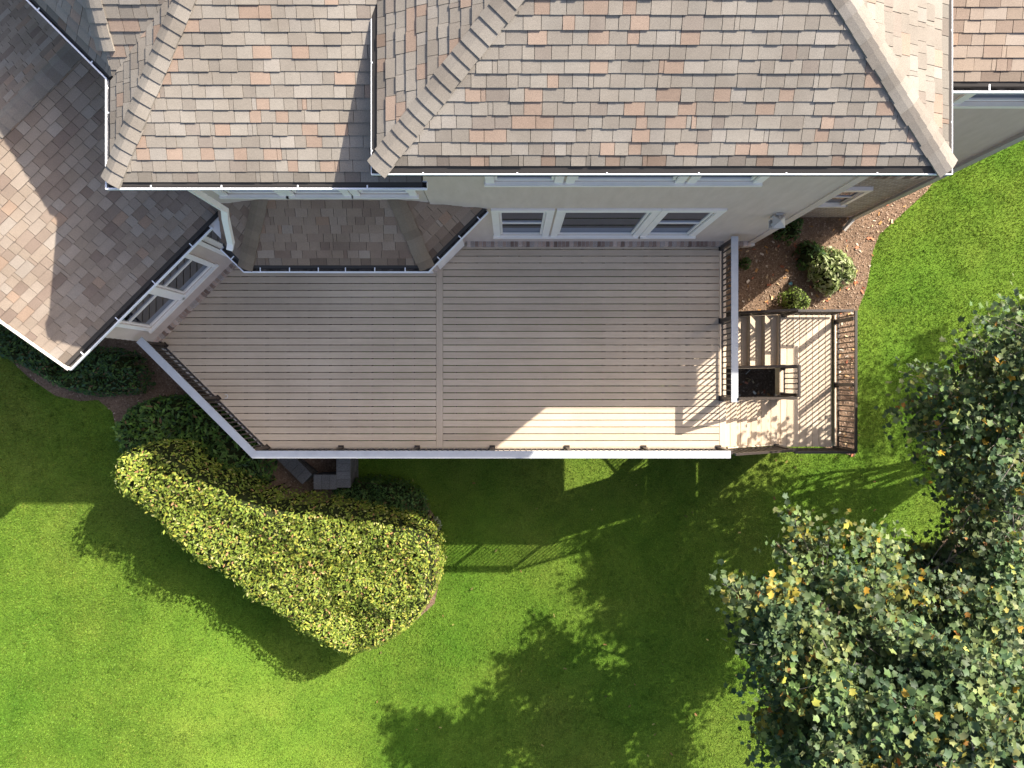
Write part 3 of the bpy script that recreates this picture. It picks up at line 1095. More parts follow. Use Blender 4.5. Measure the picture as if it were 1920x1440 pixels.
# angled single storey roof
roof_ang = empty("roof"); roof_ang.parent = house; roof_ang.matrix_parent_inverse = house_inv
pa_ = Plane(cc(-5.14, C2E), E1, E2, ZE_LOW, 0.5)
RUN = 2.71
roof_plane(pa_, [cc(-5.14, C2E), cc(0.3, C2E), cc(0.3, C2E + RUN), cc(-5.14, C2E + RUN)], roof_ang, exp=0.148, pal=GREY_LIST)
pb_ = Plane(cc(-5.14, C2E + 2 * RUN), E1, (-E2[0], -E2[1]), ZE_LOW, 0.5)
roof_plane(pb_, [cc(-5.14, C2E + RUN), cc(1.5, C2E + RUN), cc(1.5, C2E + 2 * RUN), cc(-5.14, C2E + 2 * RUN)], roof_ang, pal=GREY_LIST)
zq = ZE_LOW + 0.5 * RUN
hip_caps((*cc(-5.14, C2E + RUN), zq), (*cc(1.0, C2E + RUN), zq), pa_, pb_, roof_ang, w=0.16, tint=(0.9, 0.88, 0.88))
rk = MB().bar((*cc(-5.17, C2E - .02), ZE_LOW - 0.06), (*cc(-5.17, C2E + RUN), zq - 0.06), 0.04, 0.16)
hb(rk, "rake_board", M['white'], None)

# bay roof
roof_bay = empty("roof"); roof_bay.parent = house; roof_bay.matrix_parent_inverse = house_inv
BX0, BX1, BYE = -4.55, -1.45, 1.97
bf = Plane((BX0, BYE), (1, 0), (0, 1), ZE_LOW, 0.48)
br_ = Plane((BX1, BYE), (R2, R2), (-R2, R2), ZE_LOW, 0.48)
bl_ = Plane((BX0, BYE), (-R2, R2), (R2, R2), ZE_LOW, 0.48)
hh = (YW + 0.05 - BYE)
hxx = hh * math.tan(math.radians(22.5))
TB = (1.08, 0.98, 0.88)
roof_plane(bf, [(BX0, BYE), (BX1, BYE), (BX1 - hxx, BYE + hh), (BX0 + hxx, BYE + hh)], roof_bay, tint=TB, exp=0.14, pal=GREY_LIST)
roof_plane(br_, [(BX1, BYE), (BX1 + hh, BYE + hh), (BX1 - hxx, BYE + hh)], roof_bay, tint=TB, exp=0.14, pal=GREY_LIST)
roof_plane(bl_, [(BX0, BYE), (BX0 - .38, BYE + .38), (BX0 - .38, BYE + hh), (BX0 + hxx, BYE + hh)], roof_bay, tint=TB, exp=0.14, pal=GREY_LIST)
hip_caps((BX1, BYE, ZE_LOW), (BX1 - hxx, BYE + hh, bf.z(0, BYE + hh)), bf, br_, roof_bay, tint=(1.0, 0.86, 0.70), exp=0.14, w=0.13)
hip_caps((BX0, BYE, ZE_LOW), (BX0 + hxx, BYE + hh, bf.z(0, BYE + hh)), bf, bl_, roof_bay, tint=(1.0, 0.86, 0.70), exp=0.14, w=0.13)

# the 300 shingles that show largest are pieces, the rest one part per roof
ALL_SH.sort(key=lambda t: -t[0])
for a_, V, F, c_, rf_ in ALL_SH[:300]:
    hb(MB().add(V, F, c_), "shingle", M['shingle'], rf_, col=True)
rest = {}
for a_, V, F, c_, rf_ in ALL_SH[300:]:
    rest.setdefault(rf_.name, (rf_, MB()))[1].add(V, F, c_)
for rf_, mb in rest.values():
    o = hb(mb, "shingles", M['shingle'], rf_, col=True)
    o["kind"] = "stuff"


# --- gutters
def gutter(path, z, side, w=0.125, lip=0.022, hang=0.75, h=0.11, first=0.3, debris=True, ends=(True, True)):
    """path: plan polyline of the BACK edge; side=+1 outward is to the right of travel"""
    P = [Vector(p) for p in path]
    def nrm(a, b):
        d = (b - a).normalized()
        return Vector((d.y, -d.x)) * side
    ms = []
    for i in range(len(P)):
        if i == 0: m = nrm(P[0], P[1])
        elif i == len(P) - 1: m = nrm(P[-2], P[-1])
        else:
            n1 = nrm(P[i - 1], P[i]); n2 = nrm(P[i], P[i + 1])
            m = (n1 + n2) / (1 + n1.dot(n2))
        ms.append(m)
    prof = [(0, 0), (0, -h), (w * .6, -h), (w, -h * .45), (w, 0), (w - lip, 0), (w - lip, -0.008), (w - 0.006, -0.014), (w - .006, -h * .43), (w * .6 - .004, -h + .006), (.006, -h + .006), (.006, 0)]
    k = len(prof)
    mb = MB()
    V = []
    for p, m in zip(P, ms):
        for o, dz in prof:
            V.append((p.x + m.x * o, p.y + m.y * o, z + dz))
    F = []
    for i in range(len(P) - 1):
        for j in range(k):
            j2 = (j + 1) % k
            F.append((i * k + j, i * k + j2, (i + 1) * k + j2, (i + 1) * k + j))
    mb.add(V, F)
    for idx, on in ((0, ends[0]), (len(P) - 1, ends[1])):
        if on:
            p, m = P[idx], ms[idx]
            V2 = [(p.x + m.x * o, p.y + m.y * o, z + dz) for o, dz in prof[:5]]
            mb.add(V2, [(0, 1, 2, 3, 4)])
    go = hb(mb, "gutter", M['gutter'])
    if debris:
        V = []
        for p, m in zip(P, ms):
            for o in (0.007, w - 0.007):
                V.append((p.x + m.x * o, p.y + m.y * o, z - h * 0.55))
        F = [(2 * i, 2 * i + 1, 2 * i + 3, 2 * i + 2) for i in range(len(P) - 1)]
        hb(MB().add(V, F), "debris", M['debris'], go)
    for i in range(len(P) - 1):
        a, b = P[i], P[i + 1]
        L = (b - a).length; d = (b - a).normalized(); n = nrm(a, b)
        s = first
        while s < L - 0.08:
            c0 = a + d * s - n * 0.02; c1 = a + d * s + n * (w - 0.01)
            mbh = MB().bar((c0.x, c0.y, z + 0.004), (c1.x, c1.y, z + 0.004), 0.018, 0.006)
            hb(mbh, "hanger", M['gutter'], go)
            s += hang * random.uniform(0.92, 1.08)
    return go


GW = 0.075
gutter([(XL + 0.09, 4.55), (XL + 0.09, YE + 0.09), (XR - 0.09, YE + 0.09), (XR - 0.09, 7.2)], ZE_MAIN - 0.0, +1, w=0.10, first=0.55, hang=1.1)
gutter([(-8.05, 6.83), (XLW + 0.07, 4.13), (XLW + 0.07, YEW + 0.08), (-1.14, YEW + 0.08)], ZE_WING, +1, w=0.115, first=0.5, hang=0.98)
gutter([(5.42, YER + 0.03), (9.3, YER + 0.03)], ZE_REC, +1, w=0.11, first=0.9, hang=0.95)
gutter([cc(-5.16, C2E + .05), cc(-1.72, C2E + .05)], ZE_LOW, +1, w=0.13, lip=0.022, first=0.35, hang=0.85)
ix = BX0 - 0.36
gutter([(ix, BYE + (BX0 - ix) + .03), (BX0 + .01, BYE + 0.03), (BX1 - .01, BYE + 0.03), (BX1 + 0.98, BYE + 1.03)], ZE_LOW, +1, w=0.10, lip=0.02, first=0.25, hang=0.48)

# fascia and soffits
fs = MB()
fs.box(XL + .1, XR - .1, YE + .10, YE + .125, ZE_MAIN - .2, ZE_MAIN - .02)
fs.box(XL + .10, XL + .125, YE + .13, 7, ZE_MAIN - .2, ZE_MAIN - .02)
fs.box(XR - .125, XR - .10, YE + .13, 7, ZE_MAIN - .2, ZE_MAIN - .02)
fs.box(XL + .13, XR - .13, YE + .13, YW + .3, ZE_MAIN - .2, ZE_MAIN - .185)
fs.box(5.1, XR - .13, YW + .3, 7, ZE_MAIN - .2, ZE_MAIN - .185)
fs.box(XLW + .08, -1.3, YEW + .09, YEW + .115, ZE_WING - .2, ZE_WING - .02)
fs.box(XLW + .08, XLW + .105, YEW + .12, 4.1, ZE_WING - .2, ZE_WING - .02)
fs.box(XLW + .11, -1.4, YEW + .12, YW + .3, ZE_WING - .2, ZE_WING - .185)
fs.box(XLW + .11, -4.9, YW + .3, 7, ZE_WING - .2, ZE_WING - .185)
fs.box(5.45, 9.25, YER + .06, YER + .085, ZE_REC - .2, ZE_REC - .02)
fs.box(5.45, 9.25, YER + .09, Y_REC + .3, ZE_REC - .2, ZE_REC - .185)
hb(fs, "fascia", M['white'])
fa = MB()
fa.frame_box(cc(0, C2E + .08), E1, Na, -5.1, -0.2, -0.025, 0, ZE_LOW - .2, ZE_LOW - .02)
fa.frame_box(cc(0, C2W), E1, Na, -5.1, -0.2, -0.1, 0.32, ZE_LOW - .2, ZE_LOW - .185)
fa.prism([(BX0 + .02, BYE + .07), (BX1 - .02, BYE + .07), (BX1 + .9, BYE + .99), (BX0 - .9, BYE + .99)], ZE_LOW - .2, ZE_LOW - .03)
hb(fa, "fascia", M['white'])


def downspout(pts, w=0.075, d=0.055, mat='spout'):
    mb = MB()
    for a, b in zip(pts[:-1], pts[1:]):
        a = Vector(a); b = Vector(b); dd_ = (b - a).normalized() * (w * .35)
        mb.bar(a - dd_ * .3, b + dd_ * .3, w, d, up=(0.3, 1, 0.1))
    return hb(mb, "downspout", M[mat])


downspout([(9.05, YER - .02, ZE_REC - .11), (9.05, YER - .02, ZE_REC - .25), (8.78, Y_REC - .06, ZE_REC - .6), (8.78, Y_REC - .06, 0.25), (8.6, Y_REC - .32, 0.1)], w=0.10, d=0.08)
downspout([(-4.42, 2.69, 8.9), (-4.45, 2.70, 7.5), (-4.52, 2.62, 7.3), (-4.64, 2.33, 6.78), (-4.68, 2.24, 6.72)], w=0.10, d=0.075, mat='white')

# wall lantern by the corner
lx, lz = 4.68, 5.95
lan = empty("wall_lantern", (lx, YW - 0.02, lz))
tag(lan, "small beige wall lantern on the siding near the house corner", "lantern")
def lb_(mb, name, mat, par=None):
    o = mb.build(name, mat); o.parent = par or lan
    if par is None: o.matrix_parent_inverse = __import__('mathutils').Matrix.Translation((-lx, -(YW - 0.02), -lz))
    return o
lb_(MB().box(lx - .06, lx + .06, YW - .04, YW - .0165, lz - .16, lz + .16), "back_plate", M['spout'])
lb_(MB().bar((lx, YW - .04, lz + .12), (lx, YW - .14, lz + .17), .025, .025), "arm", M['spout'])
cap = MB()
cap.add([(lx - .11, YW - .26, lz + .10), (lx + .11, YW - .26, lz + .10), (lx + .11, YW - .04, lz + .10), (lx - .11, YW - .04, lz + .10), (lx, YW - .15, lz + .2)], [(3, 2, 1, 0), (0, 1, 4), (1, 2, 4), (2, 3, 4), (3, 0, 4)])
lb_(cap, "cap", M['spout'])
fr = MB()
for sx in (-1, 1):
    for sy in (-1, 1):
        fr.bar((lx + sx * .075, YW - .15 + sy * .075, lz - .14), (lx + sx * .095, YW - .15 + sy * .095, lz + .1), .016, .016)
fr.box(lx - .085, lx + .085, YW - .235, YW - .065, lz - .16, lz - .14)
frame_ = lb_(fr, "lantern_frame", M['spout'])
lb_(MB().tube((lx, YW - .15, lz - .138), (lx, YW - .15, lz + .09), .062, .08, 4), "glass", M['lantern_glass'])

# ------------------------------------------------------------------ the deck
deck = empty("deck", (0, 0, 0))
tag(deck, "raised taupe composite deck with bronze railing behind the house", "deck")
BT = 0.026
XDIV0, XDIV1 = -1.60, -1.462
XDR = 4.385
# plan outline: left of it the 45 degree edge, then the house walls
def deck_clip(poly):
    poly = clip_half(poly, 1, 1, -6.50)           # angled edge (inside its border board)
    poly = clip_half(poly, 1, -1, -8.44)          # angled house wall
    return poly


def board(poly, z1, rotated=False, parent=deck, name="deck_board", t=BT):
    """board as a prism; the mesh is stored with its long axis along local X so the grain runs along it"""
    xs = [p[0] for p in poly]; ys = [p[1] for p in poly]
    cx, cy = sum(xs) / len(xs), sum(ys) / len(ys)
    ang = rotated if not isinstance(rotated, bool) else (math.pi / 2 if rotated else 0.0)
    ca, sa = math.cos(-ang), math.sin(-ang)
    q = [((x - cx) * ca - (y - cy) * sa, (x - cx) * sa + (y - cy) * ca) for x, y in poly]
    if area2(q) < 0: q = q[::-1]
    n = len(q)
    # eased top edge
    ctr = (0, 0); e = 0.004
    hx_ = max(abs(p[0]) for p in q); hy_ = max(abs(p[1]) for p in q)
    inn = [(p[0] * (1 - e / hx_), p[1] * (1 - e / hy_)) for p in q]
    V = [(x, y, -t) for x, y in q] + [(x, y, -e) for x, y in q] + [(x, y, 0) for x, y in inn]
    F = [tuple(range(n - 1, -1, -1)), tuple(range(2 * n, 3 * n))]
    for i in range(n):
        j = (i + 1) % n
        F += [(i, j, n + j, n + i), (n + i, n + j, 2 * n + j, 2 * n + i)]
    o = mesh_obj(name, V, F, M['board'], parent)
    o.location = (cx, cy, z1 - (parent.location.z if parent and parent.parent is None else 0))
    o.rotation_euler = (0, 0, ang)
    return o


PITCH = 0.1445; GAP = 0.0145
y = -1.335
while y < 2.98:
    for x0, x1 in ((-9, XDIV0 - 0.004), (XDIV1 + 0.004, XDR - 0.004)):
        p = [(x0, y), (x1, y), (x1, y + PITCH - GAP), (x0, y + PITCH - GAP)]
        p = deck_clip(p)
        if y > 2.3 and x0 < -5: p = clip_half(p, 1, 0, -7)
        if len(p) >= 3:
            board(p, ZD + random.uniform(-.0012, .0012))
    y += PITCH
# divider, border and angled edge boards
board([(XDIV0, -1.335), (XDIV1, -1.335), (XDIV1, 2.62), (XDIV0, 2.62)], ZD + .001, True, name="divider_board")
board([(XDR, -1.335), (XDR + .138, -1.335), (XDR + .138, 2.98), (XDR, 2.98)], ZD + .001, True, name="border_board")
board([(-4.98, -1.47), (XDR + .138, -1.47), (XDR + .138, -1.342), (-5.10, -1.342)], ZD - .001, False, name="border_board")
a1_ = math.radians(135)
board([(-6.50 - 0.87 + .0, 0.87), (-6.50 + 1.345, -1.345), (-6.60 + 1.345 - .02, -1.345), (-6.66 - 0.87, 0.87)], ZD + .001, a1_, name="border_board")
# framing below
fr_ = MB()
for i in range(25):
    xj = -6.6 + i * 0.45
    y0 = max(-1.40, -6.5 - xj + 0.03) if xj < -5 else -1.40
    y1 = min(2.95, xj + 8.40)
    if y1 > y0: fr_.box(xj - .02, xj + .02, y0, y1, ZD - .28, ZD - BT - .004)
hbm = fr_.build("joist_frame", M['joist'], deck)
fsc = MB()
fsc.box(-5.08, XDR + .136, -1.468, -1.44, ZD - .30, ZD - BT - .001)
fsc.box(XDR + .11, XDR + .136, -0.34, 2.97, ZD - .30, ZD - BT - .001)
fsc.bar((-6.56 - 0.86, 0.86, ZD - .165), (-6.56 + 1.45, -1.45, ZD - .165), .026, .27)
fsc.build("fascia", M['board'], deck)
for px_, py_ in ((-4.6, -1.2), (-1.5, -1.2), (1.5, -1.2), (4.3, -1.15)):
    MB().box(px_ - .07, px_ + .07, py_ - .07, py_ + .07, -0.1, ZD - .28).build("support_post", M['joist'], deck)

# railings
RH = 0.92


def shared(name, V, F, mat):
    me = bpy.data.meshes.new(name)
    me.from_pydata([tuple(v) for v in V], [], F)
    me.materials.append(mat)
    return me


def box_mesh(name, sx, sy, z0, z1, mat):
    mb = MB().box(-sx / 2, sx / 2, -sy / 2, sy / 2, z0, z1)
    return shared(name, mb.V, mb.F, mat)


BAL = box_mesh("baluster", 0.025, 0.025, 0.0, RH - 0.14, M['bronze'])
POST = box_mesh("post", 0.075, 0.075, 0.0, RH - 0.05, M['bronze'])
FOOT = box_mesh("base_plate", 0.115, 0.115, 0.0, 0.022, M['bronze'])


def inst(me, name, loc, rz, parent):
    o = bpy.data.objects.new(name, me)
    o.location = loc; o.rotation_euler = (0, 0, rz); o.parent = parent
    COL.objects.link(o)
    return o


def level_rail(owner, p0, p1, z, posts, cap_poly=None, cap_w=0.14, rail_label=None, h=RH, captop='cap', spacing=0.115, skip_ends=False):
    """p0,p1 plan ends; posts = distances along"""
    P0 = Vector(p0); P1 = Vector(p1); d = (P1 - P0); L = d.length; d.normalize()
    rz = math.atan2(d.y, d.x)
    mb = MB()
    mb.bar((*P0, z + 0.085), (*P1, z + 0.085), 0.035, 0.03)
    mb.bar((*P0, z + h - 0.06), (*P1, z + h - 0.06), 0.045, 0.035)
    rail = mb.build("railing", M['bronze'], owner)
    if cap_poly:
        cp = MB().prism(cap_poly, z + h - 0.03, z + h)
    else:
        s = Vector((-d.y, d.x)) * cap_w / 2
        cp = MB().prism([tuple(P0 - s), tuple(P1 - s), tuple(P1 + s), tuple(P0 + s)], z + h - 0.03, z + h)
    cp.build("cap_rail", M['cap'] if captop == 'cap' else M['bronze'], rail)
    for s in posts:
        p = P0 + d * s
        inst(POST, "post", (p.x, p.y, z + .003), rz, rail)
        inst(FOOT, "base_plate", (p.x, p.y, z + .002), rz, rail)
    s = spacing / 2
    while s < L:
        if all(abs(s - q) > 0.055 for q in posts):
            p = P0 + d * s
            inst(BAL, "baluster", (p.x, p.y, z + 0.085), rz, rail)
        s += spacing
    return rail


cy_f = -1.40
sx = -6.52
xl_ = sx - cy_f           # corner of angled and front rails
cw = 0.075
# mitred caps
k22 = math.tan(math.radians(22.5)) * cw
front_cap = [(xl_ - k22, cy_f - cw), (4.34, cy_f - cw), (4.34, cy_f + cw), (xl_ + k22, cy_f + cw)]
al0 = Vector((-7.40, 0.88)); al1 = Vector((xl_, cy_f))
dv = (al1 - al0).normalized(); nv = Vector((-dv.y, dv.x))
ang_cap = [tuple(al0 - nv * cw), (xl_ - k22 - .002, cy_f - cw + .001), (xl_ + k22 - .002, cy_f + cw), tuple(al0 + nv * cw)]
r1 = level_rail(deck, (xl_ + .06, cy_f + .03), (4.40, cy_f + .03), ZD, [], front_cap)
for xp in (-3.61, -2.0, -0.417, 1.16, 2.78, 4.36):
    inst(POST, "post", (xp, cy_f + .035, ZD + .003), 0, r1)
    inst(FOOT, "base_plate", (xp, cy_f + .05, ZD + .002), 0, r1)
Lr = (al1 - al0).length
r2 = level_rail(deck, tuple(al0), tuple(al1), ZD, [0.10, Lr * 0.52, Lr - 0.08], ang_cap)
r2["label"] = "angled railing with pale cap on the left end of the deck"
xr_ = 4.42
right_cap = [(xr_ - .068, -0.36), (xr_ + .068, -0.36), (xr_ + .068, 2.93), (xr_ - .068, 2.93)]
r3 = level_rail(deck, (xr_, -0.30), (xr_, 2.93), ZD, [0.0, 1.63, 3.17], right_cap)
# small ring lying on the boards
rg = MB()
cxr, cyr = at(424, 743, ZD)
for i in range(10):
    a = math.radians(-120 + 24 * i); b = math.radians(-120 + 24 * (i + 1))
    rg.tube((cxr + .04 * math.cos(a), cyr + .04 * math.sin(a), ZD + .012), (cxr + .04 * math.cos(b), cyr + .04 * math.sin(b), ZD + .012), .009, .009, 6)
tag(rg.build("plastic_ring", M['ring']), "small pale open ring lying on the left deck boards", "ring")

# ------------------------------------------------------------------ the staircase
st = empty("staircase", (0, 0, 0))
tag(st, "two flight deck staircase with landing and dark metal railings", "staircase")
TR, RI = 0.28, 0.17
SY0, SY1 = -1.335, -0.34           # flight one, width in y
X0 = XDR + .142
for k in range(1, 6):
    z = ZD - RI * k
    x0 = X0 + TR * (k - 1)
    for j in (0, 1):
        xa = x0 + j * 0.1425
        board([(xa - .006, SY0), (xa + .131, SY0), (xa + .131, SY1), (xa - .006, SY1)], z, True, st, "tread_board")
    MB().box(x0 - .012, x0 + .006, SY0 + .01, SY1 - .01, z + .001, z + RI - .03).build("riser", M['board'], st)
ZL = ZD - 6 * RI                    # landing
LX0, LX1, LY0, LY1 = 6.06, 7.26, -1.415, 1.56
xl0 = X0 + TR * 5
MB().box(xl0 - .012, xl0 + .006, SY0 + .01, SY1 - .01, ZL + .001, ZL + RI - .03).build("riser", M['board'], st)
x = LX0
i = 0
while x < LX1 - .05:
    y0 = LY0 if x > xl0 - .05 else SY1 + .02
    if i == 0: x = LX0
    board([(x, y0), (x + .138, y0), (x + .138, LY1), (x, LY1)], ZL, True, st, "landing_board")
    x += PITCH; i += 1
MB().box(LX0, LX1 + .02, LY1 + .002, LY1 + .03, ZL - .25, ZL).build("fascia", M['board'], st)
MB().box(LX0 - .03, LX0 - .003, SY1 + .02, 0.38, ZL - .25, ZL).build("fascia", M['board'], st)
MB().box(LX1 + .025, LX1 + .055, LY0, LY1, ZL - .25, ZL).build("fascia", M['board'], st)
board([(xl0 + .008, LY0), (LX0 - .006, LY0), (LX0 - .006, SY1), (xl0 + .008, SY1)], ZL, True, st, "landing_board")
# added boards, unseen from above, that keep sun off the stairwell ground
sk = MB()
for i in range(12):
    zb = 0.05 + i * 0.185
    sk.box(LX1 - .02, LX1 + .0, LY0 + .05, LY1 - .03, zb, zb + .175)
    sk.box(LX0 - 2.2, LX1 - .03, LY1 + .05, LY1 + .07, zb, min(zb + .175, 1.3))
sk.build("shade_skirting", M['joist'], st)
# flight two runs back under the deck
S2Y0, S2Y1 = 0.40, 1.56
k = 1
while ZL - RI * k > 0.1:
    z = ZL - RI * k
    x1 = LX0 - .02 - TR * (k - 1)
    for j in (0, 1):
        xa = x1 - j * 0.1425
        board([(xa - .131, S2Y0), (xa + .006, S2Y0), (xa + .006, S2Y1), (xa - .131, S2Y1)], z, True, st, "tread_board")
    MB().box(x1 - .006, x1 + .012, S2Y0 + .01, S2Y1 - .01, z + .001, z + RI - .03).build("riser", M['board'], st)
    k += 1
n2 = k - 1
# stringers
sg = MB()
for yy in (SY0 - .02, SY1 + .022):
    sg.bar((X0, yy, ZD - .19), (X0 + TR * 5.6, yy, ZD - .19 - RI * 5.6), .036, .24)
for yy in (S2Y0 - .022, S2Y1 + .022):
    sg.bar((LX0, yy, ZL - .16), (LX0 - TR * n2, yy, ZL - .16 - RI * n2), .036, .26)
sg.build("stringer", M['board'], st)
for px_, py_ in ((LX0 + .1, LY1 - .1), (LX1 - .1, LY1 - .1), (LX1 - .1, LY0 + .1), (LX0 + .5, LY0 + .1)):
    MB().box(px_ - .06, px_ + .06, py_ - .06, py_ + .06, -.05, ZL - .03).build("support_post", M['joist'], st)


def slope_rail(p0, p1, z0, z1, posts, h=0.92, w=0.05, spacing=0.115, bracket=None):
    P0 = Vector(p0); P1 = Vector(p1); d = (P1 - P0); L = d.length; d.normalize()
    rz = math.atan2(d.y, d.x); sl = (z1 - z0) / L
    mb = MB()
    mb.bar((*P0, z0 + .1), (*P1, z1 + .1), .035, .03)
    mb.bar((*P0, z0 + h), (*P1, z1 + h), w, .045)
    rail = mb.build("railing", M['bronze'], st)
    for s in posts:
        p = P0 + d * s
        o = inst(POST, "post", (p.x, p.y, z0 + sl * s - .02), rz, rail)
        inst(FOOT, "base_plate", (p.x, p.y, z0 + sl * s + .002), rz, rail)
    s = spacing / 2
    while s < L:
        if all(abs(s - q) > 0.055 for q in posts):
            p = P0 + d * s
            inst(BAL, "baluster", (p.x, p.y, z0 + sl * s + .1), rz, rail)
        s += spacing
    return rail


# flight one rails, outer and well side
slope_rail((X0 - .1, SY0 - .06), (X0 + TR * 5.2, SY0 - .06), ZD + .02, ZD + .02 - RI * 5.2, [TR * 5.2])
slope_rail((X0 - .04, SY1 + .045), (X0 + TR * 5.2, SY1 + .045), ZD + .02, ZD + .02 - RI * 5.2, [TR * 5.1])
# landing rails
slope_rail((X0 + TR * 5.3, LY0 - .04), (LX1 + .05, LY0 - .04), ZL, ZL, [LX1 + .05 - X0 - TR * 5.3 - .03])
slope_rail((LX1 + .055, LY0 - .04), (LX1 + .055, LY1 + .0), ZL, ZL, [1.44, 2.86])
slope_rail((LX0 + .02, LY1 + .0), (LX1 + .0, LY1 + .0), ZL, ZL, [0.05])
slope_rail((LX0 + .05, SY1 + .06), (LX0 + .05, S2Y0 + .0), ZL, ZL, [0.04, 0.66])
# flight two rails
slope_rail((LX0, S2Y1 + .02), (LX0 - TR * 11, S2Y1 + .02), ZL + .02, ZL + .02 - RI * 11, [1.4])
slope_rail((LX0, S2Y0 - .02), (LX0 - TR * 11, S2Y0 - .02), ZL + .02, ZL + .02 - RI * 11, [1.4])

# ------------------------------------------------------------------ block retaining wall under the deck
rw = empty("retaining_wall", (0, 0, 0))
tag(rw, "grey stacked block retaining wall coming out from under the deck", "retaining wall")
STN = attr_mat("split_face_block", 0.95, 0.1, grain=0.35, bumpd=0.006, gscale=40)
M['stone'] = STN
def wall_run(p0, p1, courses, hgt=0.15, w=0.28, bl=0.30):
    P0 = Vector(p0); P1 = Vector(p1); d = (P1 - P0); L = d.length; d.normalize(); n = Vector((-d.y, d.x))
    for c in range(courses):
        s = -bl / 2 if c % 2 else 0.0
        while s < L:
            a = max(s, 0) + .004; b = min(s + bl, L) - .004
            if b - a > .04:
                g_ = random.uniform(.75, 1.2)
                col = (0.125 * g_, 0.12 * g_, 0.11 * g_)
                j = random.uniform(-.008, .008)
                q = [P0 + d * a - n * (w / 2 + j), P0 + d * b - n * (w / 2 + j), P0 + d * b + n * (w / 2 + j), P0 + d * a + n * (w / 2 + j)]
                MB().prism([tuple(x_) for x_ in q], c * hgt + .002, (c + 1) * hgt - .003, c=col).build("block", STN, rw, col=True)
            s += bl
    s = 0.0
    while s < L:
        b = min(s + 0.2, L) - .004
        q = [P0 + d * (s + .003) - n * (w / 2 + .03), P0 + d * b - n * (w / 2 + .03), P0 + d * b + n * (w / 2 + .03), P0 + d * (s + .003) + n * (w / 2 + .03)]
        g_ = random.uniform(.85, 1.15)
        MB().prism([tuple(x_) for x_ in q], courses * hgt + .0, courses * hgt + .07, c=(0.155 * g_, 0.15 * g_, 0.14 * g_)).build("capstone", STN, rw, col=True)
        s += 0.2
wall_run((-7.0, -0.35), (-5.02, -2.33), 7)
wall_run((-4.86, -2.40), (-4.30, -2.40), 7, w=0.30, bl=0.28)
wall_run((-4.13, -2.54), (-4.13, -0.2), 7)

# ------------------------------------------------------------------ vegetation
def leaf_mesh(P, Nrm, size, aspect, cols, fold=0.25, curl=0.0):
    """one folded kite-shaped leaf per point; P (n,3), Nrm (n,3) facing"""
    n = len(P)
    r = RNG.normal(size=(n, 3))
    t = r - (r * Nrm).sum(1)[:, None] * Nrm
    t /= np.linalg.norm(t, axis=1)[:, None] + 1e-9
    b = np.cross(Nrm, t)
    L = size[:, None]; W = (size * aspect)[:, None]
    base_ = P - t * L * 0.5
    tip = P + t * L * 0.5 - Nrm * L * curl
    l = P - b * W * 0.5 + Nrm * W * fold - t * L * 0.05
    r_ = P + b * W * 0.5 + Nrm * W * fold - t * L * 0.05
    V = np.stack([base_, l, tip, r_], 1).reshape(-1, 3)
    i = np.arange(n) * 4
    F = np.concatenate([np.stack([i, i + 2, i + 1], 1), np.stack([i, i + 3, i + 2], 1)])
    return V, F, np.concatenate([cols, cols])


def palette(n, pal, lo=0.75, hi=1.3):
    w = np.array([p[1] for p in pal], float); w /= w.sum()
    c = np.array([p[0] for p in pal])[RNG.choice(len(pal), n, p=w)]
    return c * RNG.uniform(lo, hi, n)[:, None]


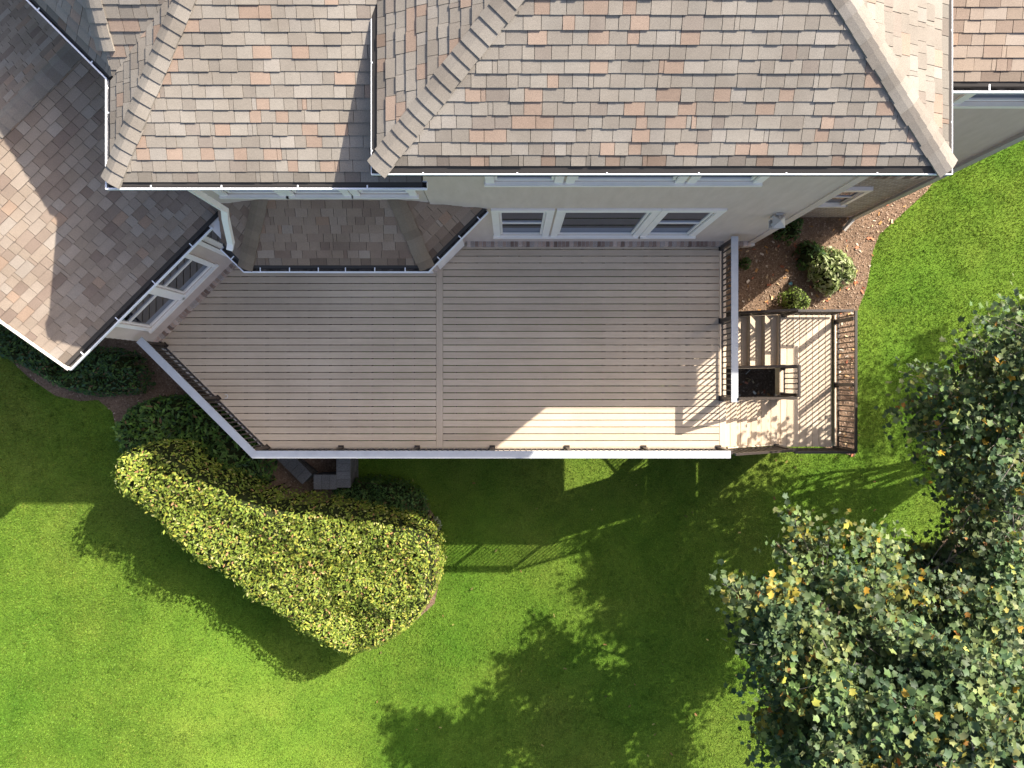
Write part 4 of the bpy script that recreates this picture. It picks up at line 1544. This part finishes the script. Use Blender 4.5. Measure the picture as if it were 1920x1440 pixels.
def shrub(name, label, cat, poly, height, edge, dens, size, aspect, pal, lump=0.12, lscale=2.2, mat='leaf', group=None, tilt=0.55, shape=2.4, gap=0.0, zbase=0.0, stems=5, shoots=0.09, plants=0.0):
    """shrub grown over a plan outline: inner twig mass plus separate leaves; outline is that of the body"""
    poly = [tuple(p) for p in poly]
    P = np.array(poly)
    x0, y0 = P.min(0) - .1; x1, y1 = P.max(0) + .1
    cx, cy = P.mean(0)
    g0 = gz(cx, cy)
    root = empty(name, (float(cx), float(cy), float(g0)))
    tag(root, label, cat, group)
    seed = abs(hash(label)) % 97 if False else len(label) * 7 % 97
    pc = []
    if plants > 0:
        tries = 0
        while tries < 900:
            qx = random.uniform(x0, x1); qy = random.uniform(y0, y1); tries += 1
            if in_poly(np.array([qx]), np.array([qy]), poly)[0] and all((qx - a) ** 2 + (qy - b) ** 2 > (plants * 1.15) ** 2 for a, b, _, _ in pc):
                pc.append((qx, qy, plants * random.uniform(0.95, 1.35), random.uniform(-0.12, 0.08)))
    def height_at(xs, ys):
        ins = in_poly(xs, ys, poly)
        d = np.where(ins, dist_poly(xs, ys, poly), 0)
        t = np.clip(d / edge, 0, 1)
        prof = (1 - (1 - t) ** shape) ** (1 / shape)
        nz = (vnoise(xs * lscale, ys * lscale, seed) - .5) * 2 * lump + (vnoise(xs * lscale * 2.7, ys * lscale * 2.7, seed + 5) - .5) * lump
        if pc:
            dome = np.full(xs.shape, -0.5)
            wx = xs + (vnoise(xs * 3.3, ys * 3.3, seed + 3) - .5) * .3; wy = ys + (vnoise(xs * 3.3, ys * 3.3, seed + 4) - .5) * .3
            for a, b, r, dh in pc:
                q = np.clip(1 - ((wx - a) ** 2 + (wy - b) ** 2) / (r * r), 0, 1)
                dome = np.maximum(dome, np.sqrt(q) * 0.5 + dh - 0.5)
            nz = nz + dome * 0.75
        return np.where(ins, np.maximum(zbase + prof * (height + nz), 0.02), 0), ins
    # inner mass
    st_ = max(0.06, min(0.12, edge * .25))
    gx = np.arange(x0, x1, st_); gy = np.arange(y0, y1, st_)
    GX, GY = np.meshgrid(gx, gy, indexing='ij')
    Z, ins = height_at(GX.ravel(), GY.ravel())
    dd2 = dist_poly(GX.ravel(), GY.ravel(), poly)
    Z = np.where(ins & (dd2 > 0.07), np.maximum(Z * 0.93 - 0.05, -0.02), -0.02).reshape(GX.shape)
    nx, ny = GX.shape
    V = np.stack([GX.ravel() - cx, GY.ravel() - cy, Z.ravel() + gz_np(GX.ravel(), GY.ravel()) - g0], 1)
    idx = np.arange(nx * ny).reshape(nx, ny)
    F = np.stack([idx[:-1, :-1].ravel(), idx[1:, :-1].ravel(), idx[1:, 1:].ravel(), idx[:-1, 1:].ravel()], 1)
    zf = np.sort(Z.ravel()[F], 1)[:, 1]
    F = F[zf > 0.0]
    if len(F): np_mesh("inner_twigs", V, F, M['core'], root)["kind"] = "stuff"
    for i in range(stems):
        a = random.uniform(0, 6.28); rr = random.uniform(0.0, 0.3)
        bx, by = 0 + rr * math.cos(a), rr * math.sin(a)
        MB().tube((bx * .4, by * .4, -.02), (bx, by, height * .8), .018, .006, 6).build("stem", M['stem'], root)
    # leaves: sample by surface area
    area = abs(area2(poly)) / 2
    n = int(area * dens * 2.2) + 50
    xs = RNG.uniform(x0, x1, int(n * (x1 - x0) * (y1 - y0) / area)); ys = RNG.uniform(y0, y1, len(xs))
    z, ins = height_at(xs, ys)
    xs, ys, z = xs[ins], ys[ins], z[ins]
    e = 0.03
    zx = (height_at(xs + e, ys)[0] - height_at(xs - e, ys)[0]) / (2 * e)
    zy = (height_at(xs, ys + e)[0] - height_at(xs, ys - e)[0]) / (2 * e)
    slope = np.sqrt(1 + np.minimum(zx ** 2 + zy ** 2, 60)) + 0.35
    keep = RNG.uniform(0, 1, len(xs)) < np.minimum(slope / 2.2 * (0.4 if False else 0.62), 1)
    if gap > 0:
        keep &= (vnoise(xs * 3.1, ys * 3.1, seed + 31) + RNG.uniform(-.15, .15, len(xs))) > gap
    xs, ys, z, zx, zy = xs[keep], ys[keep], z[keep], zx[keep], zy[keep]
    n = len(xs)
    steep = np.sqrt(zx ** 2 + zy ** 2)
    # on steep flanks spread the leaves down the side
    z = np.where((steep > 1.2) & (dist_poly(xs, ys, poly) < edge * 0.8), z * RNG.uniform(0.55, 1.03, n), z + RNG.normal(0, 0.018, n) + RNG.uniform(0, 1, n) ** 7 * shoots)
    Nn = np.stack([-zx, -zy, np.ones(n)], 1); Nn /= np.linalg.norm(Nn, axis=1)[:, None]
    Nn = Nn + RNG.normal(0, tilt, (n, 3)); Nn[:, 2] = np.abs(Nn[:, 2]) + 0.1
    Nn /= np.linalg.norm(Nn, axis=1)[:, None]
    cols = palette(n, pal)
    big = vnoise(xs * 1.1, ys * 1.1, seed + 77)
    cols = cols * (0.86 + 0.28 * big)[:, None]
    P3 = np.stack([xs - cx, ys - cy, np.maximum(z, 0.03) + gz_np(xs, ys) - g0], 1)
    sz = RNG.uniform(size[0], size[1], n)
    V, F, C = leaf_mesh(P3, Nn, sz, aspect, cols)
    np_mesh("foliage", V, F, M[mat], root, cols=C)
    return root


def px(pts, z): return [atg(u, v, z) for u, v in pts]


YG = [((0.25, 0.30, 0.045), 34), ((0.175, 0.238, 0.036), 36), ((0.38, 0.37, 0.06), 18), ((0.13, 0.18, 0.022), 14), ((0.40, 0.22, 0.10), 3), ((0.45, 0.44, 0.15), 6)]
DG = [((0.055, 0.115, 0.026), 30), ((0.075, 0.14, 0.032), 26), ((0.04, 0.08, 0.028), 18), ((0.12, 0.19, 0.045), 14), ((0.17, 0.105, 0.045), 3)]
hedge_poly = smooth_poly([atg(u, v, 2.2) for u, v in [(198, 872), (215, 842), (262, 828), (325, 832), (360, 868), (425, 895), (485, 935), (560, 938), (640, 945), (720, 965), (790, 980), (822, 1030), (826, 1085), (806, 1145), (760, 1198),
                             (700, 1234), (645, 1240), (575, 1205), (490, 1150), (408, 1092), (330, 1035), (262, 975), (215, 920)]], 2)
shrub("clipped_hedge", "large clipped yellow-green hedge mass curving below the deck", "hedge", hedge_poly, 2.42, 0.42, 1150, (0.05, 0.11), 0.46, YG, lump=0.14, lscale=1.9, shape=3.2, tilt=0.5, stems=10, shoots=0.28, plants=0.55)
SH1 = smooth_poly(px([(196, 805), (225, 760), (295, 738), (375, 748), (430, 785), (480, 828), (505, 885), (475, 930), (400, 920), (330, 890), (255, 870), (205, 855)], 0.9), 2)
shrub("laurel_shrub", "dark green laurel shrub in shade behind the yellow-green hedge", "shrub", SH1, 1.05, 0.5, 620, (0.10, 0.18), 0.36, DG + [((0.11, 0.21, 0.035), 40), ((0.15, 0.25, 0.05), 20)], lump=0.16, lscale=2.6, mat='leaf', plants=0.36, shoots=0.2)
SH2 = smooth_poly(px([(0, 590), (60, 600), (150, 650), (230, 650), (270, 690), (268, 735), (215, 742), (150, 745), (95, 725), (40, 690), (-80, 640), (-200, 600), (-200, 560)], 0.6), 2)
shrub("ground_cover_shrub", "low dark evergreen shrubs under the roof corner at the left", "shrub", SH2, 0.8, 0.4, 700, (0.06, 0.12), 0.45, DG + [((0.05, 0.10, 0.05), 20), ((0.16, 0.10, 0.05), 4)], lump=0.14, lscale=2.6, gap=0.12, plants=0.32, shoots=0.2)
SH3 = smooth_poly(px([(612, 915), (660, 900), (730, 898), (785, 922), (802, 960), (790, 985), (720, 975), (650, 950), (610, 938)], 1.0), 2)
shrub("dark_shrub", "low dark shrub between the retaining wall and the hedge", "shrub", SH3, 1.1, 0.3, 900, (0.06, 0.11), 0.4, DG, lump=0.1, plants=0.28, shoots=0.15)
SH4 = smooth_poly(px([(785, 975), (810, 970), (828, 985), (822, 1005), (800, 1008), (785, 995)], 0.5), 1)
shrub("sage_plant", "small pale grey-green plant at the right tip of the hedge", "plant", SH4, 0.5, 0.2, 1300, (0.06, 0.10), 0.35, [((0.30, 0.32, 0.20), 10), ((0.2, 0.24, 0.12), 10)], lump=0.08, mat='leaf_matte', stems=3)


def disc(u, v, z, r, sq=1.0, n=12):
    x, y = at(u, v, z)
    return [(x + r * math.cos(2 * math.pi * i / n) * (1 + 0.16 * math.sin(2.3 * i + u)), y + r * sq * math.sin(2 * math.pi * i / n) * (1 + 0.16 * math.cos(3.4 * i + v))) for i in range(n)]


LR = [((0.26, 0.31, 0.11), 30), ((0.33, 0.37, 0.17), 24), ((0.17, 0.23, 0.06), 18), ((0.40, 0.41, 0.22), 12)]
shrub("round_laurel", "round leafy laurel shrub in the sun on the right mulch bed", "shrub", disc(1566, 504, .6, .58), 0.85, 0.5, 420, (0.12, 0.20), 0.38, LR, lump=0.16, lscale=3.5, tilt=0.5, mat='leaf')
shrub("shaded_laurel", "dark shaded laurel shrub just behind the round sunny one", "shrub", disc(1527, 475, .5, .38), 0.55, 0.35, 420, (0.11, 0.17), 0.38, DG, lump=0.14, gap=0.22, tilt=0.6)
shrub("small_shrub", "small bright green shrub against the landing railing", "shrub", disc(1497, 562, .5, .36), 0.62, 0.3, 800, (0.06, 0.11), 0.4, [((0.17, 0.24, 0.04), 20), ((0.24, 0.28, 0.09), 14), ((0.1, 0.15, 0.03), 10)], lump=0.12, gap=0.15)
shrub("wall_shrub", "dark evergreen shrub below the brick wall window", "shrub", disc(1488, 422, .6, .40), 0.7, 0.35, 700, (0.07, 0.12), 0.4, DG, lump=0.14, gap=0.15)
shrub("low_sprig", "tiny dark sprig beside the deck railing on the mulch", "plant", disc(1400, 492, .2, .16), 0.25, 0.14, 900, (0.06, 0.10), 0.4, DG, lump=0.06, stems=2)
# small things on the mulch
bx, by = at(1481, 532, .05)
cupm = MB()
cupm.tube((bx, by, .03), (bx + .01, by, .10), .035, .045, 14, cap=False); cupm.tube((bx, by, .03), (bx, by, .032), .035, .035, 14)
tag(cupm.build("plastic_cup", M['plastic_blue']), "tiny pale blue plastic cup on the right mulch bed", "cup")
tx, ty = at(1403, 697, .05)
tw = MB().tube((tx - .06, ty - .06, .05), (tx + .05, ty + .055, .058), .012, .006, 8)
tag(tw.build("twig", M['ring']), "pale bare twig on the ground inside the stairwell", "twig")

# ---- trees
TULIP = np.array([(0, -0.5), (0.22, -0.40), (0.50, -0.12), (0.30, 0.06), (0.40, 0.42), (0, 0.30), (-0.40, 0.42), (-0.30, 0.06), (-0.50, -0.12), (-0.22, -0.40)])
TG = [((0.105, 0.160, 0.055), 26), ((0.145, 0.198, 0.075), 24), ((0.072, 0.120, 0.05), 28), ((0.195, 0.238, 0.095), 10), ((0.05, 0.09, 0.042), 20), ((0.40, 0.24, 0.03), 1), ((0.34, 0.17, 0.045), 1), ((0.27, 0.27, 0.06), 4)]


def limb_tube(pts, r0, r1, n=7):
    mb = MB()
    k = len(pts) - 1
    for i in range(k):
        a = r0 + (r1 - r0) * i / k; b = r0 + (r1 - r0) * (i + 1) / k
        mb.tube(pts[i], pts[i + 1], a, b, n, cap=(i == k - 1))
    return mb


def tree(label, base_, top, blobs, leaves=900, group=None, lsize=(0.075, 0.145), trunk_r=0.13):
    root = empty("tulip_tree", (base_[0], base_[1], 0))
    tag(root, label, "tree", group)
    B = Vector((base_[0], base_[1], 0))
    T = Vector(top)
    axis = [Vector((0, 0, -0.1))]
    for i in range(1, 9):
        t = i / 8
        p = (T - B) * t + Vector((random.uniform(-.08, .08), random.uniform(-.08, .08), 0)) * (1 - t)
        axis.append(p)
    limb_tube(axis, trunk_r, 0.02, 10).build("trunk", M['bark'], root, smooth=True)
    LP = []; LN = []; LT = []
    for (bx, by, bz, br) in blobs:
        c = Vector((bx, by, bz)) - B
        # where the limb leaves the trunk: lower than the blob
        hz = max(0.8, c.z - 0.55 * math.hypot(c.x, c.y) - 0.3)
        t = min(max(hz / T.z, 0.12), 0.93)
        s0 = (T - B) * t
        pts = [s0]
        for i in range(1, 6):
            q = s0.lerp(c, i / 5) + Vector((0, 0, -0.18 * math.sin(math.pi * i / 5)))
            q += Vector((random.uniform(-.07, .07), random.uniform(-.07, .07), random.uniform(-.05, .05)))
            pts.append(q)
        lm = limb_tube(pts, 0.05 * (1.2 - t * .5), 0.014).build("limb", M['bark'], root, smooth=True)
        k = max(7, int(16 * br * br / 0.8))
        tm = MB()
        for j in range(k):
            v = Vector((random.gauss(0, 1), random.gauss(0, 1), random.gauss(0, .8))).normalized()
            rr = br * random.uniform(0.45, 1.05)
            e_ = c + Vector((v.x * rr, v.y * rr, v.z * rr * 0.62))
            o_ = pts[random.choice((3, 4, 5))]
            mid = o_.lerp(e_, 0.5) + Vector((random.uniform(-.08, .08), random.uniform(-.08, .08), random.uniform(-.04, .1)))
            tm.tube(o_, mid, 0.012, 0.008, 5, cap=False); tm.tube(mid, e_, 0.008, 0.003, 5, cap=False)
            m = max(3, int(leaves / 100 * random.uniform(2.4, 5.4) * (0.6 if bz < 5.7 else 1.0)))
            ts = RNG.uniform(0.25, 1.08, m)
            pt = np.array([tuple(o_.lerp(mid, min(1, q * 2)) if q < .5 else mid.lerp(e_, (q - .5) * 2)) for q in ts])
            pt += RNG.normal(0, 0.15, (m, 3)) * np.array([1, 1, 0.7])
            LP.append(pt)
            warm = random.random() < 0.03
            LT.append(np.tile(np.array([1.9, 1.15, 0.5]) if warm else np.array([1, 1, 1]) * random.choice((0.6, 0.75, 0.95, 1.1, 1.35)) * np.array([random.uniform(.9, 1.15), 1, random.uniform(.8, 1.1)]), (m, 1)))  # clump brightness steps imitate sunlit and shaded leaf clusters; warm ones are turned leaves
            nn = RNG.normal(0, 0.45, (m, 3)) + np.array([0.18, 0.14, 0.9])
            LN.append(nn / np.linalg.norm(nn, axis=1)[:, None])
        tm.build("twigs", M['bark'], lm)["kind"] = "stuff"
    P = np.concatenate(LP); Nn = np.concatenate(LN)
    n = len(P)
    r = RNG.normal(size=(n, 3)); t = r - (r * Nn).sum(1)[:, None] * Nn
    t /= np.linalg.norm(t, axis=1)[:, None]; b = np.cross(Nn, t)
    L = RNG.uniform(*lsize, n)
    K = len(TULIP)
    fold = 0.22
    Vv = np.zeros((n, K + 1, 3), np.float32)
    Vv[:, 0] = P
    for i, (u, v) in enumerate(TULIP):
        Vv[:, i + 1] = P + b * (u * L)[:, None] + t * (v * L)[:, None] + Nn * (abs(u) * L * fold)[:, None] - Nn * (v * v * L * 0.25)[:, None]
    i0 = np.arange(n) * (K + 1)
    F = np.concatenate([np.stack([i0, i0 + 1 + k, i0 + 1 + (k + 1) % K], 1) for k in range(K)])
    cols = palette(n, TG, .75, 1.25) * np.concatenate(LT)
    C = np.concatenate([cols] * K)
    np_mesh("crown", Vv.reshape(-1, 3), F, M['leaf'], root, cols=C)
    return root


def bl(lst):
    return [(*at(u, v, z), z, r) for u, v, z, r in lst]


tree("large leafy tulip tree filling the lower right of the view", (7.4, -5.7), (7.2, -5.5, 8.6), bl([
    (1432, 1120, 7.0, .72), (1490, 1215, 7.0, .85), (1545, 1050, 5.4, .95), (1500, 1000, 4.9, .55), (1600, 1150, 6.6, 1.05), (1470, 1330, 6.6, .8), (1560, 1290, 7.6, .95),
    (1650, 1050, 5.4, .9), (1590, 1410, 8.0, .85), (1690, 1240, 7.4, .95), (1500, 1430, 6.8, .8), (1700, 1380, 8.2, .85), (1760, 1130, 6.2, .95), (1810, 1290, 7.8, .9), (1830, 1410, 8.6, .75),
    (1880, 1200, 6.8, .9), (1910, 1330, 8.0, .8), (1560, 1500, 7.5, .9), (1720, 1520, 8.2, .9), (1950, 1450, 8.2, .9), (1860, 1080, 5.6, .9), (1430, 1240, 5.6, .6), (1420, 1180, 6.4, .6), (1500, 1150, 4.2, .8), (1580, 1230, 4.6, .9), (1480, 1290, 4.6, .8), (1530, 1380, 4.8, .9), (1660, 1150, 4.4, .9), (1680, 1310, 5.0, 1.0), (1780, 1220, 4.8, 1.0), (1790, 1380, 5.4, 1.0), (1880, 1290, 5.2, 1.0), (1740, 1060, 4.2, .9), (1840, 1130, 4.4, .9), (1600, 1480, 5.4, 1.0), (1900, 1420, 5.6, 1.0), (1450, 1400, 5.0, .7), (1400, 1120, 4.6, .5), (1870, 1030, 4.6, .9), (1800, 1040, 4.4, .7), (1840, 1010, 5.4, .7), (1905, 1080, 5.8, .7)]), leaves=1900, trunk_r=0.15)
tree("leafy tulip tree at the right edge beside the stairs", (13.3, -0.8), (12.2, -0.9, 7.6), bl([
    (1740, 735, 5.0, .72), (1760, 800, 5.2, .72), (1820, 680, 5.2, .85), (1890, 630, 5.4, .75), (1830, 790, 5.8, .95), (1900, 730, 6.2, .9), (1850, 880, 5.6, .85), (1905, 850, 6.2, .9),
    (1830, 950, 5.2, .75), (1900, 960, 5.6, .85), (1960, 800, 6.2, 1.0), (1990, 700, 5.6, 1.0), (1980, 900, 5.8, 1.0), (1900, 1020, 5.2, .8), (1905, 620, 6.4, .8), (1970, 620, 6.8, .9), (1800, 740, 3.8, .8), (1870, 700, 3.8, .9), (1880, 820, 4.0, 1.0), (1820, 850, 3.6, .8), (1900, 930, 4.0, .9), (1800, 985, 4.4, .6), (1845, 1010, 4.8, .7), (1720, 790, 4.4, .55), (1780, 900, 4.8, .6), (1755, 850, 2.8, .7), (1790, 920, 3.0, .7), (1860, 980, 3.6, .8), (1910, 1000, 4.4, .8), (2000, 780, 3.4, .9), (1950, 880, 3.0, .8), (1790, 860, 5.4, .7), (1880, 780, 5.0, .8)]), leaves=950)
tree("tulip tree just outside the right edge whose shadow dapples the lawn", (16.4, 4.6), (16.5, 4.6, 8.0), [
    (15.2, 3.6, 5.0, .9), (16.2, 5.4, 5.6, .9), (17.3, 4.4, 5.4, 1.0), (15.6, 4.8, 6.4, .9), (16.8, 3.5, 6.2, .9), (16.4, 4.5, 7.4, .9), (14.6, 2.9, 4.4, .6), (17.0, 5.6, 6.6, .8)], leaves=500)
